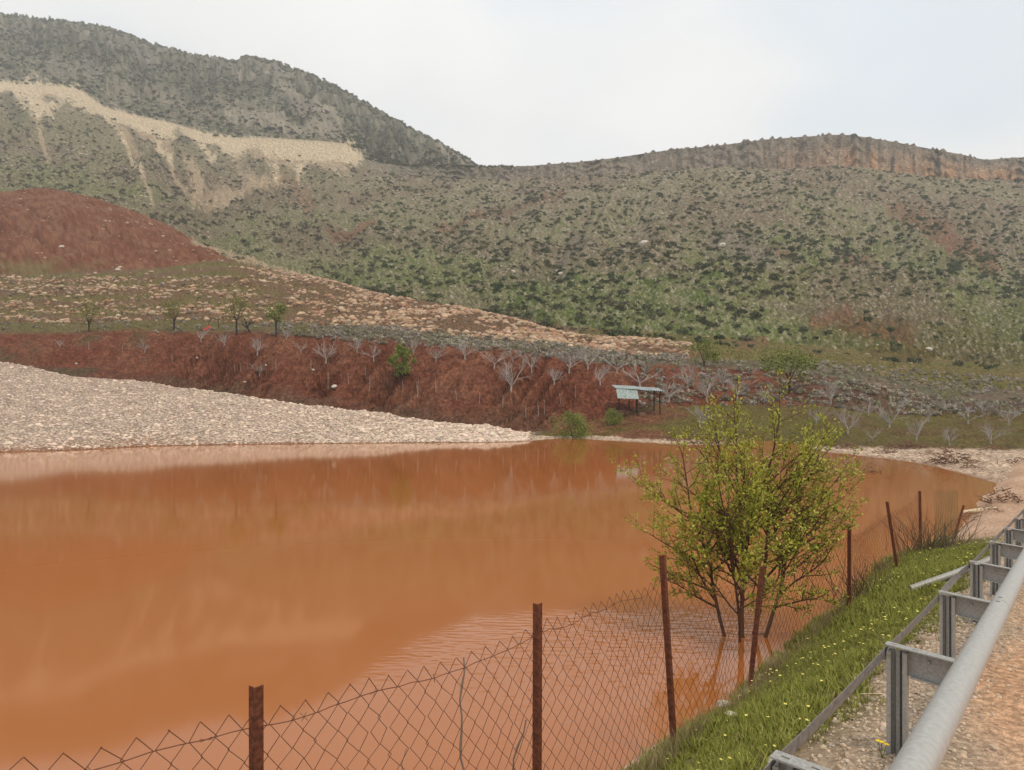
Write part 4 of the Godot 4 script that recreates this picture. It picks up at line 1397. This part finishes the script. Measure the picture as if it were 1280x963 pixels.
# ---------------------------------------------------------------- driftwood and brush
func brush_pile(p: Vector3, w: float, h: float, dep: float, n: int, label: String, m: Material, called := "brush_pile", category := "brush pile") -> void:
	var o := thing(called, p, label, category)
	var mb := MB.new()
	for k in n:
		var c := Vector3(rng.randfn(0, 0.3) * w, 0, rng.randfn(0, 0.3) * dep)
		c.y = rr(-0.02, 1.0) * h * maxf(0.15, 1.0 - absf(c.x) / w * 1.4)
		var d := Vector3(rr(-1, 1), rr(-0.25, 0.6), rr(-1, 1)).normalized()
		var l := rr(0.2, 0.75) * maxf(0.4, w * 0.4)
		var j := Vector3(rr(-1, 1), rr(-1, 1), rr(-1, 1)) * 0.15 * l
		var r := rr(0.006, 0.022) * clampf(w, 0.4, 1.4)
		mb.tube([c - d * l * 0.5, c + j, c + d * l * 0.5], [r, r * 0.8, r * 0.4], 4, false)
	var q := part("twigs", mb, m, o)
	q.set_meta("kind", "stuff")

func debris() -> void:
	rng.seed = 404
	var far_list := [[1190, 579, 3.0, 0.75, 130, "large heap of muddy flood-washed branches on the pale mud spit"], [1135, 561, 4.2, 0.35, 90, "long low line of washed-up brush along the mud edge"], [1238, 563, 1.8, 0.35, 50, "small heap of brush on mud beside the green field"], [1275, 581, 1.8, 0.35, 50, "low drift of dark brush on the pale silt"], [880, 555, 3.0, 0.3, 70, "line of driftwood along the far water edge below the field"], [840, 552, 2.0, 0.4, 60, "tangle of flood brush at the far shore below the tin shelter"], [1110, 566, 1.6, 0.4, 60, "pinkish mud-coated brush at the water edge"], [1230, 571, 0.9, 0.2, 30, "scrap of brush lying on the pale mud"], [1060, 561, 2.4, 0.3, 60, "dark brush strewn along the near edge of the field mud"], [1165, 569, 1.2, 0.3, 40, "small twig heap between two larger brush heaps on the spit"], [1215, 585, 1.4, 0.25, 45, "scattered sticks at the wet tip of the mud spit"], [930, 556, 2.2, 0.3, 60, "driftwood line at the shore behind the young tree"], [790, 549, 1.8, 0.25, 50, "pale flood sticks below the front of the tin shelter"]]
	for a in far_list:
		var p := on_far(a[0], a[1], 0, 3)
		brush_pile(p, a[2] * 0.6, a[3], 0.7, a[4], a[5], M["mud_wood"])
	# driftwood in the water
	for a in [[1090, 591, 1.6, 0.45, 60, "tangle of dead branches standing in the brown water"], [1108, 597, 0.7, 0.15, 20, "few dead twigs sticking out of the water"]]:
		var z: float = CAM * F / (a[1] - HZ)
		brush_pile(Vector3((a[0] - 640) / F * z, 0.0, -z), a[2] * 0.5, a[3], 0.5, a[4], a[5], M["mud_wood"])
	for a in [[1255, 628, 1.7, 0.42, 80, "brush heap at the tip of the muddy shore near the guardrail"], [1240, 640, 0.8, 0.18, 30, "low strip of sticks on the mud shore"], [1215, 652, 0.8, 0.25, 40, "pinkish twigs lying on the mud by the last fence post"]]:
		var p := on_near(a[0], a[1])
		brush_pile(p, a[2] * 0.6, a[3], 0.5, a[4], a[5], M["mud_wood"])
	# brush that gathered against the far end of the fence
	for a in [[1165, 688, 1.1, 1.0, 110, "tall tangle of dry twigs caught against the end of the fence"], [1110, 712, 0.7, 0.35, 40, "dry twigs caught low in the fence mesh"], [1075, 752, 0.6, 0.9, 60, "upright dry brush beside a fence post"], [1005, 715, 0.3, 0.2, 14, "clump of dead twigs hanging over the water behind the mesh"]]:
		var p := on_near(a[0], a[1])
		if a[0] == 1005:
			p = Vector3((1005.0 - 640) / F * 13.5, 0.0, -13.5)
		var o := thing("brush_tangle", p, a[5], "brush")
		var mb := MB.new()
		for k in a[4]:
			var c := Vector3(rng.randfn(0, 0.33) * a[2], -0.03, rng.randfn(0, 0.12))
			var l: float = rr(0.25, 1.0) * a[3]
			var d := Vector3(rr(-0.8, 0.8), 1, rr(-0.5, 0.5)).normalized()
			var e := c + d * l
			var j := Vector3(rr(-1, 1), 0, rr(-1, 1)) * 0.12 * l
			mb.tube([c, c.lerp(e, 0.5) + j, e + Vector3(rr(-1, 1), -0.3, 0) * 0.2 * l], [0.008, 0.006, 0.003], 4, false)
		var q := part("twigs", mb, M["dead_twig"], o)
		q.set_meta("kind", "stuff")
	# a rag of netting on the fence end
	var np := on_near(1168, 690)
	var net := thing("torn_netting", np, "torn piece of greenish netting hanging on the fence end", "netting")
	var nm := MB.new()
	for k in 15:
		var x := k * 0.032
		nm.tube([Vector3(x, 0.0, 0.02 * sin(x * 14)), Vector3(x + 0.02, 0.6, 0.03 * sin(x * 9)), Vector3(x - 0.02, 1.18, 0.02)], [0.003, 0.003, 0.003], 3, false)
	for k in 34:
		var y := k * 0.035
		nm.tube([Vector3(0.02, y, 0.01), Vector3(0.22, y - 0.015, 0.03), Vector3(0.45, y, 0.0)], [0.003, 0.003, 0.003], 3, false)
	part("mesh_cloth", nm, M["netting"], net)
	# fallen log pieces on the silt
	for a in [[1222, 642, 0.9, "pale log lying at the water line of the silt shore"]]:
		var p := on_near(a[0], a[1])
		var o := thing("driftwood_log", p, a[3], "log")
		var mb := MB.new()
		mb.tube([Vector3(-0.5, 0.04, 0.1), Vector3(0, 0.07, 0), Vector3(0.6, 0.10, -0.12)], [0.05, 0.07, 0.06], 7)
		part("trunk", mb, M["straw"], o)

# ---------------------------------------------------------------- tin shelter
func shelter() -> void:
	var p := on_far(803, 517, 2, 4)
	var z := -p.z
	var k := z / F
	var h := thing("tin_shelter", p, "small open field shelter with corrugated tin roof on wooden posts", "shelter")
	# posts: x offset (px), depth offset (m), top (px above foot)
	for a in [[-30, 0.5, 27], [-14, -0.5, 29], [-6, -0.3, 30], [-8, 1.0, 28], [21, 0.6, 29], [18, -0.9, 30]]:
		var mb := MB.new()
		var x: float = a[0] * k
		var gy := on_far(803 + a[0], 517 - a[1] * 2.0, 2, 4).y - p.y
		mb.tube([Vector3(x, minf(gy, 0.0) - 0.2, a[1]), Vector3(x + rr(-0.05, 0.05), 0.8, a[1]), Vector3(x, a[2] * k, a[1])], [0.06, 0.055, 0.05], 6)
		part("post", mb, M["dark_bark"], h)
	for zz in [-0.9, 0.95]:
		var mb := MB.new()
		mb.tube([Vector3(-33 * k, 30.5 * k, zz), Vector3(24 * k, 28.0 * k, zz)], [0.045, 0.045], 6)
		part("beam", mb, M["dark_bark"], h)
	# corrugated roof sheets
	var wide := 58.0 * k
	for q in 4:
		var mb := MB.new()
		corrugated(mb, Transform3D(Basis(Vector3.RIGHT, 0.10) * Basis(Vector3.FORWARD, 0.045 + 0.01 * q), Vector3(-35 * k + wide * q / 4.0, (33.6 - 1.0 * q) * k, 0.03 * q)), wide / 4.0 + 0.06, 2.6, 0.02 if q % 2 else 0.0)
		part("roof_sheet", mb, M["tin"], h)
	# sheet hanging down at the end
	var fl := MB.new()
	corrugated(fl, Transform3D(Basis(Vector3.RIGHT, 0.75) * Basis(Vector3.FORWARD, 0.06), Vector3(-35 * k, 26.0 * k, 1.60)), 26 * k, 1.15, 0.0)
	part("side_sheet", fl, M["tin_blue"], h)
	# odds and ends under the roof
	for a in [[-28, 0.7, 0.3], [-20, 0.2, 0.24], [-2, 0.8, 0.16]]:
		var mb := MB.new()
		mb.box(Transform3D(Basis(Vector3.UP, rr(0, 1)), Vector3(a[0] * k, a[2] * 0.5 - 0.1, a[1])), Vector3(0.5, a[2] + 0.1, 0.35))
		part("crate", mb, M["mud_wood"], h)

func corrugated(mb: MB, xf: Transform3D, w: float, d: float, lift: float) -> void:
	var n := int(w / 0.038)
	for k in n:
		var x0 := w * k / n
		var x1 := w * (k + 1) / n
		var y0 := sin(x0 * TAU / 0.152) * 0.02 + lift
		var y1 := sin(x1 * TAU / 0.152) * 0.02 + lift
		mb.quad(xf * Vector3(x0, y0, d * 0.5), xf * Vector3(x1, y1, d * 0.5), xf * Vector3(x1, y1, -d * 0.5), xf * Vector3(x0, y0, -d * 0.5))
		mb.quad(xf * Vector3(x1, y1 - 0.008, d * 0.5), xf * Vector3(x0, y0 - 0.008, d * 0.5), xf * Vector3(x0, y0 - 0.008, -d * 0.5), xf * Vector3(x1, y1 - 0.008, -d * 0.5))

# ---------------------------------------------------------------- far odds and ends
func far_things() -> void:
	rng.seed = 31
	leafy_tree("green_tree", 500, 476, 46, 34, 3, 5, DG, "bright green leafy young tree alone on the red earth bank", 1700, 0.08)
	leafy_tree("green_tree", 880, 458, 34, 40, 4, 7, DG, "round green tree above the bare orchard by the rubble", 1500, 0.12)
	leafy_tree("green_tree", 988, 492, 58, 72, 3, 6, DG, "spreading green tree standing behind the orchard of bare figs", 2200, 0.28)
	leafy_tree("green_bush", 716, 547.5, 30, 46, 1, 4, DG, "dense green bush at the far water edge below red bank", 1800, 0.0, "bush")
	leafy_tree("green_bush", 766, 531, 20, 22, 1, 4, DG, "small bright green bush beside the tin shelter", 700, 0.0, "bush")
	leafy_tree("almond_tree", 112, 415, 40, 36, 3, 6, OL, "sparse olive-brown tree standing on terrace above the bank", 700, 0.28)
	leafy_tree("almond_tree", 218, 414, 40, 32, 3, 6, OL, "round olive-green tree on the terrace edge", 900, 0.3)
	leafy_tree("almond_tree", 296, 419, 52, 40, 3, 6, OL, "tallest yellowish tree on the terrace edge above the red bank", 850, 0.35)
	leafy_tree("almond_tree", 345, 421, 44, 30, 3, 6, DG, "slim greener tree on the terrace above the red bank", 900, 0.4)
	leafy_tree("terrace_bush", 152, 392, 14, 22, 5, 6, OL, "dark low bush among the terrace rubble", 400, 0.0, "bush")
	leafy_tree("terrace_bush", 295, 350, 12, 20, 5, 7, OL, "dark bush on top of the rubble ridge", 400, 0.0, "bush")
	leafy_tree("terrace_bush", 376, 420, 16, 28, 3, 6, OL, "grey-green bush behind the top of the red bank", 500, 0.0, "bush")
	leafy_tree("terrace_bush", 740, 426, 16, 26, 4, 7, OL, "pale green bush at the foot of the shrub hillside", 500, 0.0, "bush")
	leafy_tree("terrace_bush", 1190, 503, 20, 34, 3, 5, OL, "low green bush along the upper edge of the field", 500, 0.0, "bush")
	# dark twisted tree on the terrace
	var p := on_far(313, 416, 3, 6)
	var o := thing("dark_twisted_tree", p, "small dark twisted leafless tree between two terrace trees", "tree")
	var a := MB.new()
	var b := MB.new()
	limb([a, b], [], Vector3(0, -0.1, 0), Vector3(-0.2, 1, 0).normalized(), 0.9, 0.09, 3, {"segs": 3, "wiggle": 0.3, "lift": 0.0, "taper": 0.7, "depth": 3, "leaf_depth": -1, "leaves": 0, "kids": [3, 3, 2], "from": 0.5, "spread": 0.9, "shrink": 0.65})
	part("trunk", a, M["dark_bark"], o)
	part("branches", b, M["dark_bark"], o)
	# red heap under a dark bent frame
	var rp := on_far(262, 413, 3, 6)
	var r := thing("red_tarpaulin", rp, "crumpled bright red cover lying on the terrace edge", "cover")
	var rm := MB.new()
	var pr := []
	for y in 5:
		var row := []
		for x in 9:
			row.append(Vector3((x - 4) * 0.17, maxf(0.0, 0.55 * sin(PI * x / 8.0) * sin(PI * y / 4.0) + rr(-0.1, 0.1)) - 0.03, (y - 2) * 0.2))
		pr.append(row)
	for y in 4:
		for x in 8:
			rm.quad(pr[y + 1][x], pr[y + 1][x + 1], pr[y][x + 1], pr[y][x])
	part("cloth", rm, M["red_cloth"], r)
	var hp := on_far(268, 412, 3, 6)
	var hf := thing("garden_arch", hp, "dark bent arch frame beside the red cover", "frame")
	var hm := MB.new()
	hm.tube([Vector3(-0.6, -0.1, 0), Vector3(-0.55, 0.9, 0), Vector3(-0.1, 1.35, 0), Vector3(0.45, 1.2, 0), Vector3(0.6, 0.5, 0), Vector3(0.5, -0.1, 0)], [0.04, 0.04, 0.05, 0.06, 0.045, 0.04], 5)
	part("hoop", hm, M["dark_bark"], hf)

# ---------------------------------------------------------------- materials
func materials() -> void:
	var fine := noise_tex(0.03, 0.55, 1.0, 512, 11, 0.7, 2.2)
	var rocky := noise_tex(0.05, 0.35, 1.0, 512, 12, 0.75, 2.6)
	var rocky_hi := noise_tex(0.05, 0.6, 1.0, 512, 12, 0.75, 2.6)
	var soft := noise_tex(0.012, 0.72, 1.0, 512, 13, 0.6, 1.8)
	var m := mat("shore_ground", Color(1, 1, 1), 0.95, 0.2, true)
	tri_tex(m, fine, 0.25, rocky, 4.0)
	m = mat("bank_ground", Color(1, 1, 1), 0.95, 0.15, true)
	tri_tex(m, fine, 0.16, rocky, 8.0)
	m = mat("hill_ground", Color(1, 1, 1), 0.95, 0.1, true)
	tri_tex(m, rocky_hi, 0.035, rocky, 30.0)
	m = mat("near_ground", Color(1, 1, 1), 0.92, 0.2, true)
	tri_tex(m, noise_tex(0.03, 0.72, 1.0, 512, 15, 0.7, 2.2), 0.8, rocky, 1.2)
	m = mat("water", Color(1, 1, 1), 0.065, 0.42, true)
	mat("bark", lin(0.10, 0.055, 0.035), 0.9)
	mat("dark_bark", lin(0.055, 0.042, 0.034), 0.9)
	mat("fig_bark", lin(0.39, 0.35, 0.32), 0.85)
	mat("driftwood", lin(0.24, 0.18, 0.14), 0.9)
	mat("mud_wood", lin(0.20, 0.115, 0.075), 0.95)
	mat("dead_twig", lin(0.16, 0.105, 0.065), 0.95)
	mat("straw", lin(0.55, 0.43, 0.30), 0.9)
	mat("netting", lin(0.17, 0.16, 0.09), 0.9)
	m = mat("leaf", Color(1, 1, 1), 0.6, 0.35, true)
	m.backlight_enabled = true
	m.backlight = Color(0.5, 0.5, 0.35)
	m = mat("shrub", Color(1, 1, 1), 0.9, 0.15, true)
	m = mat("grass", Color(1, 1, 1), 0.7, 0.25, true)
	m.backlight_enabled = true
	m.backlight = Color(0.4, 0.4, 0.3)
	m = mat("stone", Color(1, 1, 1), 0.95, 0.2, true)
	m = mat("rust", lin(0.21, 0.070, 0.038), 0.85, 0.3)
	tri_tex(m, noise_tex(0.03, 0.62, 1.0, 256, 21, 0.65, 2.0), 3.0)
	m = mat("rust_wire", lin(0.155, 0.062, 0.035), 0.75, 0.4)
	m = mat("galvanised", lin(0.43, 0.42, 0.39), 0.55, 0.5)
	m.metallic = 0.35
	tri_tex(m, noise_tex(0.03, 0.80, 1.0, 512, 22, 0.7, 1.8), 3.0)
	m = mat("rail", lin(0.47, 0.46, 0.435), 0.5, 0.5)
	m.metallic = 0.35
	tri_tex(m, noise_tex(0.02, 0.88, 1.0, 512, 23, 0.7, 1.6), 2.3)
	m = mat("strap", lin(0.25, 0.235, 0.225), 0.6, 0.5)
	m.metallic = 0.3
	tri_tex(m, soft, 3.0)
	m = mat("tin", lin(0.42, 0.47, 0.465), 0.6, 0.4)
	tri_tex(m, soft, 0.7)
	m = mat("tin_blue", lin(0.40, 0.475, 0.455), 0.6, 0.4)
	tri_tex(m, soft, 0.7)
	mat("red_cloth", lin(0.42, 0.03, 0.03), 0.7)

func sky_image() -> Image:
	var w := 512
	var h := 256
	var im := Image.create(w, h, false, Image.FORMAT_RGBF)
	var n := FastNoiseLite.new()
	n.seed = 5
	n.noise_type = FastNoiseLite.TYPE_SIMPLEX_SMOOTH
	n.frequency = 1.0
	n.fractal_octaves = 5
	for y in h:
		var el := (0.5 - (y + 0.5) / h) * PI
		for x in w:
			var az := (x + 0.5) / w * TAU
			var d := Vector3(cos(el) * sin(az), sin(el), -cos(el) * cos(az))
			var q := d / (absf(d.y) + 0.35)
			var a := n.get_noise_3d(q.x * 0.7, d.y * 1.0, q.z * 0.7)
			var b := n.get_noise_3d(q.x * 1.3 + 7, 4.0 + d.y, q.z * 1.3)
			var cov := smoothstep(-0.28, 0.22, a + b * 0.45)
			var blue := Color(0.66, 0.755, 0.86)
			var white := Color(0.865, 0.858, 0.842)
			var c := blue.lerp(white, 0.38 + 0.62 * cov)
			var up := clampf(sin(el), 0, 1)
			var g := (0.97 + 0.28 * up) * (1.0 + b * 0.10 + a * 0.05)
			im.set_pixel(x, y, Color(c.r * g, c.g * g, c.b * g))
	return im

# ---------------------------------------------------------------- the scene
func _ready() -> void:
	var cam := Camera3D.new()
	cam.name = "camera"
	cam.position = Vector3(0, CAM, 0)
	cam.keep_aspect = Camera3D.KEEP_HEIGHT
	cam.fov = rad_to_deg(2 * atan(481.5 / F))
	cam.near = 0.05
	cam.far = 3000
	add_child(cam)
	cam.current = true

	var env := Environment.new()
	env.background_mode = Environment.BG_SKY
	var sk := Sky.new()
	var pm := PanoramaSkyMaterial.new()
	pm.panorama = ImageTexture.create_from_image(sky_image())
	sk.sky_material = pm
	env.sky = sk
	env.background_energy_multiplier = 1.0
	env.tonemap_mode = Environment.TONE_MAPPER_LINEAR
	env.tonemap_exposure = 1.12
	env.fog_enabled = true
	env.fog_density = 0.00045
	env.fog_light_color = Color(0.84, 0.85, 0.85)
	env.sdfgi_enabled = true
	env.ssao_enabled = true
	env.ssil_enabled = true
	var we := WorldEnvironment.new()
	we.name = "environment"
	we.environment = env
	add_child(we)

	var sun := DirectionalLight3D.new()
	sun.name = "sun"
	sun.light_energy = 0.5
	sun.light_angular_distance = 14.0
	sun.light_color = Color(1.0, 0.93, 0.82)
	sun.shadow_enabled = true
	sun.rotation_degrees = Vector3(-58, 35, 0)
	add_child(sun)

	nz.seed = 3
	nz.noise_type = FastNoiseLite.TYPE_SIMPLEX_SMOOTH
	nz.frequency = 0.02
	nz.fractal_octaves = 3
	nf.seed = 8
	nf.noise_type = FastNoiseLite.TYPE_SIMPLEX
	nf.frequency = 0.09
	nf.fractal_octaves = 3
	nr.seed = 14
	nr.noise_type = FastNoiseLite.TYPE_SIMPLEX_SMOOTH
	nr.frequency = 0.08
	nr.fractal_type = FastNoiseLite.FRACTAL_RIDGED
	nr.fractal_octaves = 3

	var t0 := Time.get_ticks_msec()
	materials()
	build_far_ground()
	print("far ground ", Time.get_ticks_msec() - t0)
	build_water()
	build_near_bank()
	print("water and bank ", Time.get_ticks_msec() - t0)
	guardrail()
	fence()
	foreground_tree()
	print("near things ", Time.get_ticks_msec() - t0)
	shelter()
	bare_trees()
	far_things()
	debris()
	print("far things ", Time.get_ticks_msec() - t0)
	scatter_slopes()
	verge()
	print("done ", Time.get_ticks_msec() - t0)
